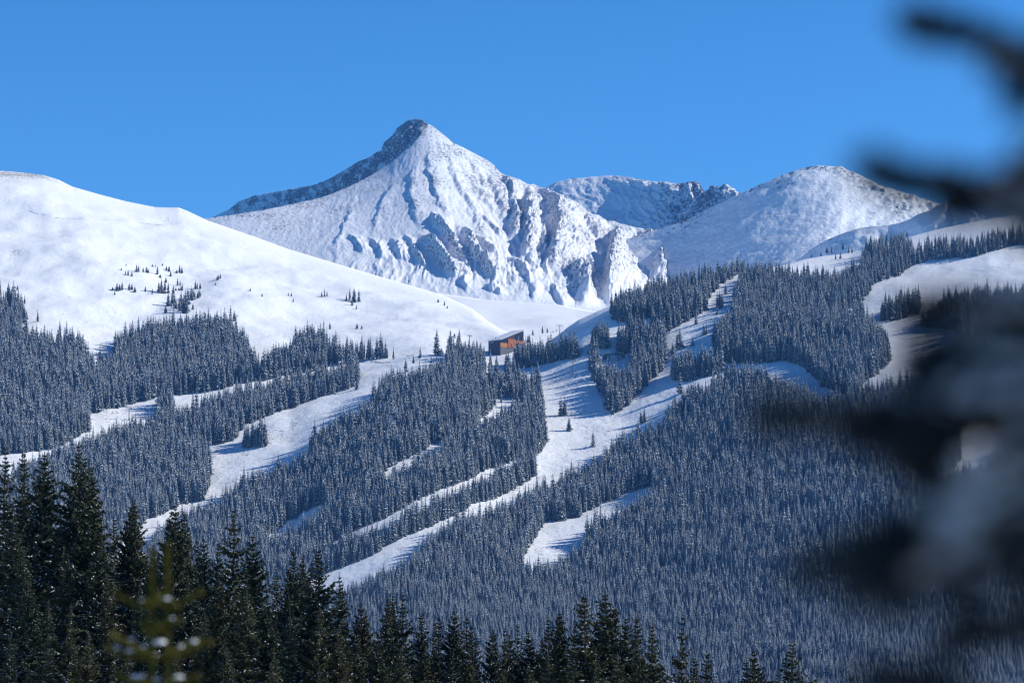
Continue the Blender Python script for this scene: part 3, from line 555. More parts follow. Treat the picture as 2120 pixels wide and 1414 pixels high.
# the forest-edge trees that show whole are objects too
ZONES = [(lambda x, y: (x < 200) & (y > 800), 'frosted spruce at the lower west edge of the forest by the narrow left run', 'edge trees of the far left run'),
         (lambda x, y: (x < 560) & (y < 780), 'frosted spruce where the west forest meets the white dome', 'edge trees under the dome'),
         (lambda x, y: (x < 500) & (y > 915), 'frosted spruce at the forest foot left of the lower left ski run', 'edge trees of the lower left run'),
         (lambda x, y: (x > 495) & (x < 556) & (y > 903) & (y < 936), 'frosted spruce of the small island stand on the left ski run', 'island stand on the left run'),
         (lambda x, y: (x < 745), 'frosted spruce in the belt along the upper edge of the left ski run', 'edge trees of the left run'),
         (lambda x, y: (x < 1040) & (y < 800), 'frosted spruce in the stand in front of and left of the lodge', 'trees by the lodge'),
         (lambda x, y: (x < 1215) & (y < 800), 'frosted spruce in the row between the lodge and the central run', 'trees right of the lodge'),
         (lambda x, y: (x < 1000), 'frosted spruce along the upper edge of the thin slanting ski trails', 'edge trees of the slanting trails'),
         (lambda x, y: (x < 1140), 'frosted spruce on the left edge of the wide central ski run', 'left edge trees of the central run'),
         (lambda x, y: (x < 1215), 'frosted spruce beside the short lower clearing', 'trees by the lower clearing'),
         (lambda x, y: (x < 1395) & (y > 700) & (y < 900), 'frosted spruce on the rim of the wedge-shaped stand below the terminal', 'rim of the wedge stand'),
         (lambda x, y: (x < 1400) & (y < 700), 'frosted spruce on the lower rim of the knoll forest', 'rim of the knoll forest'),
         (lambda x, y: (x < 1500) & (y > 755) & (y < 800), 'frosted spruce in the short row dividing the right forks of the run', 'dividing row'),
         (lambda x, y: (x < 1480) & (y > 900), 'frosted spruce above the lowest narrow clearing', 'trees above the lowest clearing'),
         (lambda x, y: (x < 1475), 'frosted spruce of the knoll forest beside the narrow top run', 'knoll forest right rim'),
         (lambda x, y: (y > 700) & (x < 1730), 'frosted spruce at the foot of the big right forest above the cross run', 'foot of the big forest'),
         (lambda x, y: (y > 0), 'frosted spruce lining the upper right ski run', 'edge trees of the right run')]
ei = np.where(edge)[0]; ei = ei[np.argsort(-(Hm[ei]/TP[ei, 1]))]
ei = ei[:max(0, 292-n_ind)]
for i in ei:
    for f, lab, grp in ZONES:
        if f(cpx[i], cpy[i]): break
    o = link('snowy_spruce', FAR[var[i]]); s = Hm[i]/20.0
    o.location = (TP[i, 0], TP[i, 1], TP[i, 2]-.5); o.scale = (s*1.2, s*1.2, s); o.rotation_euler = (0, 0, rs.rand()*6.28)
    tag(o, lab, 'snowy spruce', grp)
rest = np.ones(len(cpx), bool); rest[ei] = False
# the rest of the forest: one object, trees set on its points by geometry nodes
def forest(name, pts, sc, rot, vi, label):
    me = bpy.data.meshes.new(name); me.vertices.add(len(pts)); me.vertices.foreach_set('co', np.asarray(pts, np.float32).ravel())
    for nm, ty, arr in (('tscale', 'FLOAT_VECTOR', sc), ('trot', 'FLOAT', rot), ('tvar', 'INT', vi)):
        a = me.attributes.new(nm, ty, 'POINT'); a.data.foreach_set('vector' if ty == 'FLOAT_VECTOR' else 'value', np.asarray(arr, np.int32 if ty == 'INT' else np.float32).ravel())
    o = link(name, me); tag(o, label, None, None, 'stuff')
    g = bpy.data.node_groups.new(name, 'GeometryNodeTree')
    g.interface.new_socket('Geometry', in_out='INPUT', socket_type='NodeSocketGeometry'); g.interface.new_socket('Geometry', in_out='OUTPUT', socket_type='NodeSocketGeometry')
    N, L = g.nodes, g.links
    gi = N.new('NodeGroupInput'); go = N.new('NodeGroupOutput'); iop = N.new('GeometryNodeInstanceOnPoints')
    gt = N.new('GeometryNodeGeometryToInstance')
    for k in reversed(range(len(PROTO))):
        oi = N.new('GeometryNodeObjectInfo'); oi.inputs['Object'].default_value = PROTO[k]; oi.inputs['As Instance'].default_value = True
        L.new(oi.outputs['Geometry'], gt.inputs[0])
    def att(nm, ty):
        a = N.new('GeometryNodeInputNamedAttribute'); a.data_type = ty; a.inputs['Name'].default_value = nm; return a.outputs['Attribute']
    cx = N.new('ShaderNodeCombineXYZ'); L.new(att('trot', 'FLOAT'), cx.inputs[2])
    L.new(gi.outputs[0], iop.inputs['Points']); L.new(gt.outputs[0], iop.inputs['Instance']); iop.inputs['Pick Instance'].default_value = True
    L.new(att('tvar', 'INT'), iop.inputs['Instance Index']); L.new(cx.outputs[0], iop.inputs['Rotation']); L.new(att('tscale', 'FLOAT_VECTOR'), iop.inputs['Scale'])
    L.new(iop.outputs[0], go.inputs[0])
    md = o.modifiers.new('trees', 'NODES'); md.node_group = g
    return o
PROTO = [bpy.data.objects.new('spruce_form', m) for m in FAR[:5]]
sc = (Hm/20.0)[:, None]*np.array([[1.02, 1.02, 1.0]])
sc[:, :2] *= (1.02+.3*rs.rand(len(sc)))[:, None]
forest('forest', TP[rest]-[0, 0, .5], sc[rest], rs.rand(len(cpx))[rest]*6.28, var[rest], 'frosted blue-grey spruce forest covering the hillside')

# ------------------------------------------------------------------ dark spruces of the foreground
def near_conifer(seed, H=20.0, R=2.6, wh=50, snow=.5, ragged=.3, gap=0.0, open_top=.0):
    r = np.random.RandomState(seed); tr = MB()
    zz = np.linspace(-1, H*.985, 12); bend = np.cumsum(r.randn(12)*.03)
    tr.tube(np.stack([bend, np.roll(bend, 3)*.6, zz], -1), np.linspace(H*.013, .02, 12), 8)
    V, S = [], []
    for k in range(wh):
        t = ((k+.5*r.rand())/wh)
        z = H*(.05+.93*t); prof = ((1-t)**.80)*(1+.10*math.sin(t*29+seed)+.17*r.randn())
        if t > 1-open_top: prof *= .75
        Lr = R*prof+.05; nb = 7 if t < .85 else 6; a0 = r.rand()*7
        if r.rand() < gap: Lr *= .55
        for j in range(nb):
            az = a0+j*2*PI/nb+r.randn()*.25; L = max(.06, Lr*(1+ragged*r.randn()*.8)); L = min(L, Lr*1.6)
            bs = 0.15 if r.rand() < .5 else 2.6
            d = np.array([math.cos(az), math.sin(az), 0.]); s = np.array([-d[1], d[0], 0.])
            dr = (.55-.95*t**1.5)*(.7+.6*r.rand())          # droops low down, lifts near the top
            sz = min(1, .22+L/1.1); nt_ = max(4, int(L/.085)); u = np.linspace(.08, 1, nt_)
            c = d[None]*(u*L)[:, None]; c[:, 2] = z-dr*L*u+ .28*L*u**2.2*(1 if t < .9 else .3)+r.randn(nt_)*.01
            for sgn in (-1, 1):
                n2 = nt_
                tl = (.16+.20*L*(1-u)*.9+.10)*(.7+.6*r.rand(n2)); tl = np.minimum(tl, .65)*sz
                dirv = unit(d[None]*(.55+.3*r.rand(n2))[:, None]+sgn*s[None]*(.75+.3*r.randn(n2))[:, None]+np.array([0, 0, 1.])*(-.28+.28*r.randn(n2))[:, None])
                wv = unit(np.cross(dirv, r.randn(n2, 3)))*(.055+.045*r.rand(n2))[:, None]*(.5+.5*sz)
                e = c+dirv*tl[:, None]; mpt = c+dirv*(tl*.45)[:, None]
                V.append(np.stack([c, mpt+wv, e, mpt-wv], 1))
                sn = r.rand(n2) < bs*snow*(1-.85*t)*(.5+.7*(u))
                if sn.any():
                    w2 = unit(np.cross(dirv[sn], np.array([0, 0, 1.])+.3*r.randn(sn.sum(), 3)))*((.02+.06*r.rand(sn.sum()))*(1.35-t))[:, None]
                    b = mpt[sn]+[0, 0, .035]; q = .5*tl[sn][:, None]*dirv[sn]
                    S.append(np.stack([b-q*.6, b+w2, b+q, b-w2], 1))
            # hanging spray
            n3 = nt_//2; ii = r.randint(0, nt_, n3); dv = unit(np.stack([r.randn(n3)*.3, r.randn(n3)*.3, -np.ones(n3)], -1)+d*.4)
            wv = unit(np.cross(dv, r.randn(n3, 3)))*.05*sz; dv = dv*sz
            V.append(np.stack([c[ii], c[ii]+dv*.12+wv, c[ii]+dv*.3, c[ii]+dv*.12-wv], 1))
    def quads(nm, L_, m):
        v = np.concatenate(L_); n = len(v)
        return mesh_np(nm, v.reshape(-1, 3), [np.arange(n*4).reshape(n, 4)], [m])
    return tr.mesh('trunk', [M_bark]), quads('foliage', V, M_needle_near), quads('snow', S, M_snow_tree)
NEAR = [near_conifer(21, 20, 2.9, 87, .38, .28), near_conifer(22, 20, 2.5, 87, .45, .35, .1), near_conifer(23, 20, 3.3, 84, .35, .4, .12, .25), near_conifer(24, 20, 2.2, 87, .30, .3),
        near_conifer(25, 20, 2.6, 69, .5, .5, .2, .3), near_conifer(26, 20, 1.9, 78, .6, .45, .15)]
def near_tree(px, tip_y, D, v, label, group=None, wid=1.0, H=None):
    tip = P3(px, tip_y, D)
    zg = float(ground_z(np.array(tip[0]), np.array(D)))
    if H is not None: zg = tip[2]-H
    H = tip[2]-zg
    o = empty('dark_spruce', (tip[0], tip[1], zg-.2), label, 'dark spruce', group, rz=rs.rand()*6.28)
    s = (H+.2)/20.0; o.scale = (s*wid, s*wid, s); o.rotation_euler = (rs.randn()*.012, rs.randn()*.012, o.rotation_euler[2])
    tr, fo, sn = NEAR[v]
    link('trunk', tr, o); link('foliage', fo, o); link('snow_cover', sn, o)
    return o
NT = [(8, 912, 195, 4, 1.0, 'dark spruce cut by the left photo edge, its ragged top above the snow run'),
 (47, 922, 205, 3, .9, 'slim dark spruce, second treetop from the left edge'), (82, 925, 200, 0, 1.0, 'dense pointed dark spruce third from the left edge'), (108, 1003, 215, 3, .8, 'short dark spruce squeezed right of the dense pointed one'),
 (157, 903, 185, 2, 1.05, 'tallest foreground spruce with long uneven side branches at the top'), (191, 940, 190, 0, 1.0, 'tall dark spruce touching the right side of the tallest one'),
 (176, 952, 200, 1, .8, 'dark spruce tucked between the two tallest on the left'), (240, 1062, 225, 5, 1.1, 'snow-streaked thin spruce right of the tall left group'), (262, 1036, 190, 0, .8, 'left spire of the triple-topped dark spruce group'), (277, 1020, 192, 2, .85, 'middle and highest spire of the triple-topped dark spruce group'), (292, 1031, 188, 1, .85, 'right spire of the triple-topped dark spruce group'),
 (352, 1044, 200, 2, .8, 'left top of the broad double spruce above the yellow-green sapling'), (365, 1032, 195, 0, .9, 'highest top of the broad double spruce above the sapling'), (375, 1050, 205, 1, .8, 'brownish spruce leaning on the right of the broad double spruce'), (395, 1078, 210, 3, .9, 'narrow dark spruce just right of the broad double spruce'), (410, 1106, 215, 3, .7, 'small slim spruce in the dip before the open-topped spruce, left one'), (423, 1102, 212, 0, .7, 'small slim spruce in the dip, middle one'), (443, 1112, 210, 1, .8, 'small slim spruce in the dip, right one'),
 (487, 1040, 175, 4, 1.1, 'prominent dark spruce with tiered open top standing apart'), (535, 1094, 185, 0, .95, 'dense dark spruce just right of the tiered open-topped one'), (570, 1164, 215, 5, .9, 'short snow-flecked spruce between two taller groups'), (595, 1166, 205, 1, .9, 'low spruce left of the blunt broad dark spruce'), (615, 1128, 195, 1, .9, 'slim spruce topping the group left of the blunt broad one'), (632, 1141, 200, 0, .7, 'slim spruce between the topping one and the blunt broad one'), (647, 1162, 205, 3, .7, 'thin low spruce touching the blunt broad one'),
 (677, 1121, 170, 2, 1.1, 'blunt broad dark spruce at the end of the high left row'), (703, 1180, 190, 4, .9, 'dark ragged spruce directly right of the blunt broad one'), (718, 1195, 195, 5, 1.0, 'thin ragged spruce beside the foot of the snow run'), (745, 1237, 200, 0, .9, 'pointed spruce below the foot of the snow run'), (770, 1262, 215, 1, .9, 'low slim spruce in the gap right of the snow run foot'),
 (802, 1226, 190, 1, .9, 'left of the close pair of treetops below the slope centre'), (815, 1220, 195, 0, .8, 'right of the close pair of treetops below the slope centre'), (837, 1216, 180, 4, 1.0, 'tiered dark spruce right of the close pair'), (868, 1255, 195, 1, 1.0, 'fuller spruce following the tiered one'), (897, 1276, 210, 3, .7, 'small pointed spruce fourth before the low middle row'), (913, 1265, 205, 3, .8, 'slim treetop of the low middle row, first'), (933, 1250, 195, 0, .9, 'highest treetop starting the low middle row'), (964, 1265, 190, 4, .9, 'tiered slim treetop of the low middle row'), (981, 1283, 200, 3, .8, 'slim treetop of the low middle row with blunt tip'), (993, 1300, 210, 5, .8, 'thin snowy treetop of the low middle row'),
 (1012, 1290, 200, 0, .8, 'pointed treetop midway along the low middle row'), (1038, 1291, 195, 4, .8, 'pointed treetop right of midway in the low middle row'), (1058, 1301, 200, 0, .9, 'lower conical treetop in the low middle row'), (1075, 1280, 190, 4, .7, 'brown-tinted thin treetop before the dark middle clump'), (1092, 1294, 185, 0, 1.0, 'conical treetop touching the dark middle clump'), (1115, 1312, 200, 1, .8, 'low spruce at the left foot of the dark middle clump'),
 (1130, 1265, 180, 2, .8, 'left shoulder tree of the dark middle clump'), (1145, 1261, 185, 1, .8, 'first of the twin blunt tops in the dark middle clump'), (1155, 1260, 182, 3, .9, 'second of the twin blunt tops in the dark middle clump'), (1168, 1252, 180, 0, .8, 'highest tree of the dark middle clump'), (1187, 1285, 190, 3, .9, 'low tree filling the gap beside the dark column spruce'),
 (1206, 1217, 165, 3, 1.25, 'dense dark column-shaped spruce, left of the two tallest right of centre'), (1245, 1212, 168, 0, 1.05, 'tallest spruce right of centre with snow dusted middle'), (1263, 1243, 180, 1, .7, 'thin spruce against the right side of the tallest centre one'), (1278, 1240, 178, 3, .8, 'slim spruce with snow at its waist right of the tallest centre ones'), (1301, 1262, 182, 0, .8, 'pointed spruce starting the right-hand trio'), (1317, 1262, 185, 3, .9, 'middle pointed spruce of the right-hand trio'), (1330, 1268, 180, 4, .7, 'third slim spruce of the right-hand trio'),
 (1352, 1276, 165, 2, .9, 'olive dark spruce with broken flat top'), (1410, 1260, 170, 4, .75, 'lone gappy spruce with knobbly top and open sides'), (1431, 1348, 190, 1, .8, 'low spruce right of the knobbly one, left of a pair'), (1438, 1353, 195, 5, .8, 'low spruce right of the knobbly one, right of a pair'), (1461, 1337, 180, 3, .9, 'small slim spruce standing alone near the bottom edge'),
 (1500, 1395, 190, 0, .8, 'tip of a spruce just showing over the bottom edge'), (1530, 1396, 200, 1, .9, 'fainter tip of a spruce just over the bottom edge'), (1553, 1356, 185, 1, .8, 'lower left partner of the dark spruce near the bottom right'), (1561, 1330, 175, 0, .9, 'pointed dark spruce near the bottom right'), (1628, 1313, 165, 2, 1.3, 'broad airy spruce furthest right of the large ones'), (1612, 1380, 180, 0, .7, 'small spruce under the left side of the broad airy one'), (1592, 1396, 185, 1, .8, 'tiny low treetop between pointed and broad spruces'), (1680, 1392, 190, 3, .8, 'tiny treetop right of the broad airy spruce'), (1752, 1384, 180, 3, .9, 'last small treetop at the bottom right'), (1395, 1385, 160, 1, .9, 'low spruce crown under the knobbly one')]
nv = Counter()
for x, ty, D, v, wd, lab in NT:
    near_tree(x, ty, D, v, lab, 'dark spruces along the foreground', wd*.98)
FILL = [(-25, 990, 170, 0), (25, 1060, 165, 1), (60, 1200, 150, 0), (95, 1235, 140, 1), (40, 1130, 160, 1), (130, 1120, 165, 5), (148, 1240, 140, 4), (210, 1090, 165, 1), (225, 1180, 155, 5), (320, 1130, 175, 0), (300, 1210, 150, 0), (405, 1180, 165, 1), (450, 1190, 160, 0), (420, 1265, 150, 1), (515, 1200, 150, 1), (560, 1230, 160, 0), (600, 1230, 150, 5), (650, 1250, 150, 1), (700, 1290, 150, 0), (735, 1310, 165, 1), (785, 1300, 160, 0), (825, 1330, 150, 1), (880, 1330, 170, 0), (925, 1340, 165, 1), (970, 1355, 170, 0), (1030, 1360, 165, 1), (1085, 1360, 160, 0), (1135, 1340, 150, 2), (1180, 1350, 150, 0), (1225, 1330, 145, 4), (1275, 1350, 150, 1), (1325, 1345, 150, 0), (1375, 1400, 160, 1), (105, 1310, 120, 5), (185, 1300, 120, 1), (20, 1300, 120, 5), (260, 1330, 125, 5), (370, 1330, 125, 0), (480, 1330, 125, 1), (570, 1340, 125, 5), (660, 1380, 125, 1)]
for x, ty, D, v in FILL:
    lab = 'dark snow-flecked spruce low inside the tall row at the far left' if x < 320 else 'dark snow-flecked spruce low in the row beside the yellow-green sapling' if x < 760 else 'dark spruce crown low in the foreground row under the slope centre'
    grp = 'low far left spruces' if x < 320 else 'low spruces beside the sapling' if x < 760 else 'low centre spruces'
    near_tree(x, ty, D, v, lab, grp, 1.1)

# ------------------------------------------------------------------ young spruce close to the camera (yellow-green, out of focus)
M_needle_yel = mat('yellow_green_needles', (0.17, 0.15, 0.022), .6, (30, (0.11, 0.11, 0.02)), spec=.2)
M_needle_drk = mat('frosty_dark_needles', (0.038, 0.048, 0.055), .7, (25, (0.06, 0.072, 0.085)), spec=.15)  # dark needles with a bluish touch of frost
M_twig = mat('twig_bark', (0.16, 0.11, 0.05), .9)
M_snow_near = mat('snow_clump', (0.82, 0.84, 0.87), .8)
def needles(mb, pts, nl, per_m, r, wid=.0011, fwd=.6, m=0):
    """needles all round a twig: thin two-sided blades"""
    pts = np.asarray(pts, float); seg = np.diff(pts, axis=0); ln = np.linalg.norm(seg, axis=1); cum = np.concatenate([[0], np.cumsum(ln)])
    n = int(per_m*cum[-1]); s = r.rand(n)*cum[-1]; k = np.clip(np.searchsorted(cum, s)-1, 0, len(ln)-1)
    p = pts[k]+seg[k]*((s-cum[k])/ln[k])[:, None]; T = unit(seg[k])
    d = r.randn(n, 3); d -= T*(d*T).sum(-1, keepdims=True); d = unit(d); d = unit(d+T*(fwd+.3*r.randn(n))[:, None])
    L = nl*(.75+.4*r.rand(n))[:, None]; w = unit(np.cross(d, r.randn(n, 3)))*wid
    v = np.stack([p, p+d*L*.5+w, p+d*L, p+d*L*.5-w], 1).reshape(-1, 3)
    mb.add(v, np.arange(n*4).reshape(n, 4), m=m)
def curve(pts, n=10):
    p = np.asarray(pts, float); t = np.linspace(0, len(p)-1, n*(len(p)-1)+1); i = np.clip(t.astype(int), 0, len(p)-2); f = (t-i)[:, None]
    g = np.concatenate([[2*p[0]-p[1]], p, [2*p[-1]-p[-2]]]); a, b, c, d = g[i], g[i+1], g[i+2], g[i+3]
    return .5*((2*b)+(-a+c)*f+(2*a-5*b+4*c-d)*f*f+(-a+3*b-3*c+d)*f**3)
def snow_blob(mb, c, rx, ry, rz, r, ax=None, m=0):
    """lumpy cushion of snow"""
    nu, nv_ = 16, 9
    th = np.arange(nu)*2*PI/nu; ph = np.linspace(0, PI, nv_)
    d = np.stack([np.sin(ph)[:, None]*np.cos(th), np.sin(ph)[:, None]*np.sin(th), np.cos(ph)[:, None]+0*th], -1)
    o = r.rand(3)*30; k = 1+.45*fbm(d*1.3+o, 2)+.18*perlin(d*4+o)
    v = d*k[..., None]; v[..., 2] = np.where(v[..., 2] < 0, v[..., 2]*.45, v[..., 2])
    v = v*np.array([rx, ry, rz])
    if ax is not None:
        X = unit(np.asarray(ax, float)); Z = np.array([0, 0, 1.])-X*X[2]; Z = unit(Z); Y = np.cross(Z, X)
        v = v[..., :1]*X+v[..., 1:2]*Y+v[..., 2:]*Z
    v = (v+np.asarray(c)).reshape(-1, 3)
    i = np.arange(nv_-1)[:, None]*nu; kk = np.arange(nu)[None]; k2 = (kk+1) % nu
    mb.add(v, np.stack([i+kk, i+nu+kk, i+nu+k2, i+k2], -1).reshape(-1, 4), m=m)
rn = np.random.RandomState(3)
D0 = 6.0
gz = float(ground_z(np.array(-.7), np.array(D0)))
base = P3(331, 1414, D0); sap = empty('young_spruce', (base[0], D0, gz), 'yellow-green spruce sapling with two upright leaders, blurred close to the camera', 'sapling')
off = np.array([base[0], D0, gz])
def W(px, py, D=D0): return P3(px, py, D)-off
mb = MB()
for x0_, xt, yt in ((317, 315, 1140), (347, 347, 1128)):
    pts = curve([W(x0_, 1560), W(x0_, 1414), W((x0_+xt)/2, 1280), W(xt, yt)], 8)
    mb.tube(pts, np.linspace(.006, .0032, len(pts)), 7, m=0)
    needles(mb, pts[8:], .0115, 14000, rn, .0012, 1.3)
low = curve([(0, 0, 0), (.01, 0, .7), W(331, 1620), W(331, 1560)], 8); mb.tube(low, np.linspace(.022, .009, len(low)), 8, m=1)
mb.build('stem', [M_needle_yel, M_twig], sap)
def arm(par, pts, nl=.0095, dens=4200, rad=.0022, mats=None, name='branch', wid=.0011):
    m_ = MB(); c = curve(pts, 7); m_.tube(c, np.linspace(rad, rad*.4, len(c)), 6, m=1); needles(m_, c, nl, dens, rn, wid)
    return m_.build(name, mats or [M_needle_yel, M_twig], par)
ARMS = [([(318, 1252), (285, 1250), (262, 1240), (242, 1228)], 0), ([(346, 1252), (375, 1248), (398, 1234), (418, 1224)], 0), ([(317, 1250), (322, 1238), (330, 1230)], .05), ([(346, 1254), (338, 1250), (322, 1246), (300, 1246)], -.05),
        ([(347, 1250), (355, 1256), (366, 1254)], -.04), ([(317, 1300), (303, 1292), (292, 1284)], 0), ([(347, 1300), (360, 1290), (372, 1284)], 0), ([(317, 1312), (325, 1304), (332, 1290)], .03), ([(347, 1306), (335, 1302), (322, 1300)], -.03), ([(317, 1290), (310, 1296), (300, 1306)], -.04),
        ([(318, 1364), (280, 1360), (248, 1350), (220, 1338)], 0), ([(318, 1358), (285, 1344), (256, 1326), (230, 1314)], .09), ([(346, 1364), (385, 1352), (415, 1338), (438, 1326)], 0), ([(346, 1358), (375, 1340), (398, 1330), (420, 1328)], .08), ([(330, 1362), (318, 1360), (300, 1352)], -.07), ([(335, 1362), (350, 1356), (368, 1350)], -.07),
        ([(325, 1440), (290, 1420), (262, 1404), (240, 1396)], 0), ([(338, 1440), (370, 1420), (395, 1404), (412, 1398)], 0), ([(330, 1440), (315, 1420), (292, 1408)], -.08), ([(332, 1440), (350, 1420), (362, 1408)], -.08)]
for pl, dd in ARMS:
    n = len(pl); arm(sap, [P3(x, y, D0+dd*i/(n-1))-off for i, (x, y) in enumerate(pl)], dens=8500)
for k in range(26):   # lower whorls, below the frame
    z = .25+.95*k/26; L = .42*(1-z/1.75); az = k*2.4; d = np.array([math.cos(az), math.sin(az), 0])
    arm(sap, [(0, 0, z), d*L*.5+[0, 0, z+.02], d*L+[0, 0, z+.06]], dens=2600, rad=.004)
for x, y, a_, b_ in [(296, 1243, .013, .009), (345, 1240, .016, .010), (330, 1330, .028, .018), (322, 1356, .014, .010), (274, 1323, .013, .009), (298, 1338, .012, .010), (402, 1328, .016, .011), (374, 1338, .014, .009), (268, 1347, .020, .008), (242, 1340, .013, .008), (356, 1280, .010, .007), (286, 1400, .028, .012), (367, 1402, .024, .011), (325, 1406, .016, .010)]:
    m_ = MB(); snow_blob(m_, P3(x, y, D0-.01)-off, a_*.48, a_*.45, b_*.38, rn); m_.build('snow_clump', M_snow_near, sap, True)

# ------------------------------------------------------------------ big spruce right beside the camera
ts = np.array([1.42, 1.38, float(ground_z(np.array(1.4), np.array(1.4)))])
big = empty('near_spruce', ts, 'huge dark blurred spruce with snow-loaded boughs filling the right side', 'spruce tree')
tr, fo, sn = NEAR[0]
m_ = MB(); m_.tube([(0, 0, -.2), (0.02, 0, 1), (0, .02, 3.5), (0, 0, 8.2)], [.09, .075, .05, .012], 12); m_.build('trunk', M_bark, big)
def crown(src, name, scl, rz, parent, m):
    """a crown for the near tree, with the gap the camera looks through left open"""
    n_ = len(src.vertices); v = np.empty(n_*3, np.float32); src.vertices.foreach_get('co', v); v = v.reshape(-1, 3).astype(float)*scl
    c_, s_ = math.cos(rz), math.sin(rz); v = np.stack([v[:, 0]*c_-v[:, 1]*s_, v[:, 0]*s_+v[:, 1]*c_, v[:, 2]], -1)
    q_ = v.reshape(-1, 4, 3); c = q_+ts
    y_ = np.maximum(c[..., 1], .02); px_ = 1060+c[..., 0]/y_*FPX; ez = c[..., 2]/y_
    mg = .13/y_                                   # keep a hand's breadth clear of the gap
    hide = (c[..., 1] > -.1) & (px_ > -3500) & (px_ < 2140+mg*FPX*.45) & (ez > -.06-mg) & (ez < .24+mg)
    hide = hide.any(1) | (np.linalg.norm(c, axis=-1) < .45).any(1) | (c[..., 0] < .16-.25*np.minimum(c[..., 1], 0)).any(1)
    q_ = q_[~hide]; r_ = np.random.RandomState(9); ce = q_.mean(1, keepdims=True)      # real twig size: each spray becomes four small ones
    q_ = np.concatenate([ce+(q_-ce)*.42+r_.randn(len(q_), 1, 3)*.045 for k in range(4)])
    q_ = q_[((q_+ts)[..., 0] > .12).all(1)]
    return link(name, mesh_np(name, q_.reshape(-1, 3), [np.arange(len(q_)*4).reshape(-1, 4)], [m]), parent)
crown(fo, 'foliage', np.array([.85, .85, .42]), 0, big, M_needle_near); crown(NEAR[2][1], 'foliage', np.array([.7, .7, .41]), 1.0, big, M_needle_near); crown(sn, 'snow_cover', np.array([.85, .85, .42]), 0, big, M_snow_tree)  # out-of-view crown, grown large and dense to shade the boughs in view
def B(px, py, D): return P3(px, py, D)-ts
BOUGH = [  # polyline in photograph pixels with the distance, needle length (m), side twig length, snow cushions (px, py, half-length m, half-height m)
 ([(2230, 175), (2130, 120), (2060, 92), (1990, 66), (1930, 52), (1885, 47)], 1.06, .0085, 0, [(2110, 108, .010, .006)]),
 ([(2140, 125), (2100, 118), (2070, 128), (2055, 150)], 1.05, .0085, 0, []),
 ([(2240, 60), (2160, 120), (2120, 170), (2112, 235)], 1.04, .011, 0, []),
 ([(2260, 440), (2150, 400), (2060, 388), (1980, 376), (1900, 384), (1840, 366), (1795, 350)], 1.05, .0085, 0, [(2130, 340, .014, .012), (2100, 380, .014, .008), (1950, 352, .007, .005)]),
 ([(2230, 300), (2150, 320), (2105, 345), (2085, 400)], 1.02, .010, 0, [(2140, 300, .012, .009)]),
 ([(2150, 420), (2070, 428), (2000, 440), (1955, 436)], 1.07, .0075, 0, []),
 ([(2240, 480), (2160, 490), (2110, 470)], 1.03, .010, 0, [(2130, 440, .012, .006)]),
 ([(2250, 660), (2150, 640), (2060, 640), (1980, 628), (1920, 640), (1870, 650)], 1.05, .010, 0, [(2080, 612, .016, .007)]),
 ([(2250, 740), (2150, 720), (2050, 720), (1960, 730), (1890, 745)], 1.08, .012, 0, [(2040, 690, .014, .006)]),
 ([(2250, 800), (2160, 780), (2080, 770), (1990, 775), (1900, 785)], 1.03, .012, 0, [(2110, 740, .020, .008)]),
 ([(2250, 880), (2150, 850), (2050, 830), (1960, 835), (1880, 850)], 1.02, .014, 0, [(2060, 800, .020, .010), (1940, 815, .018, .010), (2140, 820, .012, .010)]),
 ([(2150, 900), (2000, 880), (1880, 858), (1790, 862), (1700, 862), (1640, 860), (1572, 864)], 1.05, .0085, 0, [(1775, 828, .013, .008), (1850, 835, .014, .008)]),
 ([(1960, 880), (1880, 890), (1820, 892), (1775, 915)], 1.04, .011, 0, []),
 ([(2000, 890), (1930, 905), (1880, 935), (1850, 965)], 1.07, .010, 0, []),
 ([(1990, 870), (1950, 920), (1930, 970), (1915, 1010)], 1.06, .010, 0, []),
 ([(2260, 960), (2150, 960), (2100, 940)], 1.04, .012, 0, []),
 ([(2250, 900), (2130, 975), (2020, 1030), (1930, 1080), (1850, 1140), (1790, 1200), (1760, 1235)], 1.03, .012, 0, [(2100, 965, .022, .010), (2010, 1020, .022, .012), (1930, 1065, .024, .016), (1860, 1120, .024, .016), (1800, 1180, .018, .014), (1880, 1165, .020, .014), (1960, 1110, .020, .012)]),
 ([(1930, 1075), (1840, 1100), (1760, 1135), (1700, 1160), (1652, 1188)], 1.06, .0095, 0, []),
 ([(2100, 1000), (2030, 1070), (1960, 1130), (1900, 1190), (1850, 1250)], 1.05, .012, 0, [(1990, 1120, .018, .010)]),
 ([(2250, 1040), (2160, 1080), (2080, 1110), (2010, 1150), (1960, 1190)], 1.05, .014, 0, []),
 ([(2250, 1130), (2160, 1150), (2090, 1165), (2020, 1200), (1985, 1225)], 1.04, .013, 0, []),
 ([(2250, 1020), (2180, 1030), (2110, 1055), (2060, 1080)], 1.03, .013, 0, []),
 ([(2250, 1220), (2170, 1210), (2120, 1225)], 1.05, .010, 0, []),
 ([(2260, 1290), (2160, 1300), (2080, 1308), (2010, 1315), (1950, 1330)], 1.06, .0085, 0, []),
 ([(2200, 1290), (2100, 1290), (2030, 1300), (1990, 1290)], 1.05, .0075, 0, []),
 ([(2100, 1500), (1990, 1440), (1900, 1415), (1830, 1408), (1790, 1415)], 1.04, .0085, 0, [])]
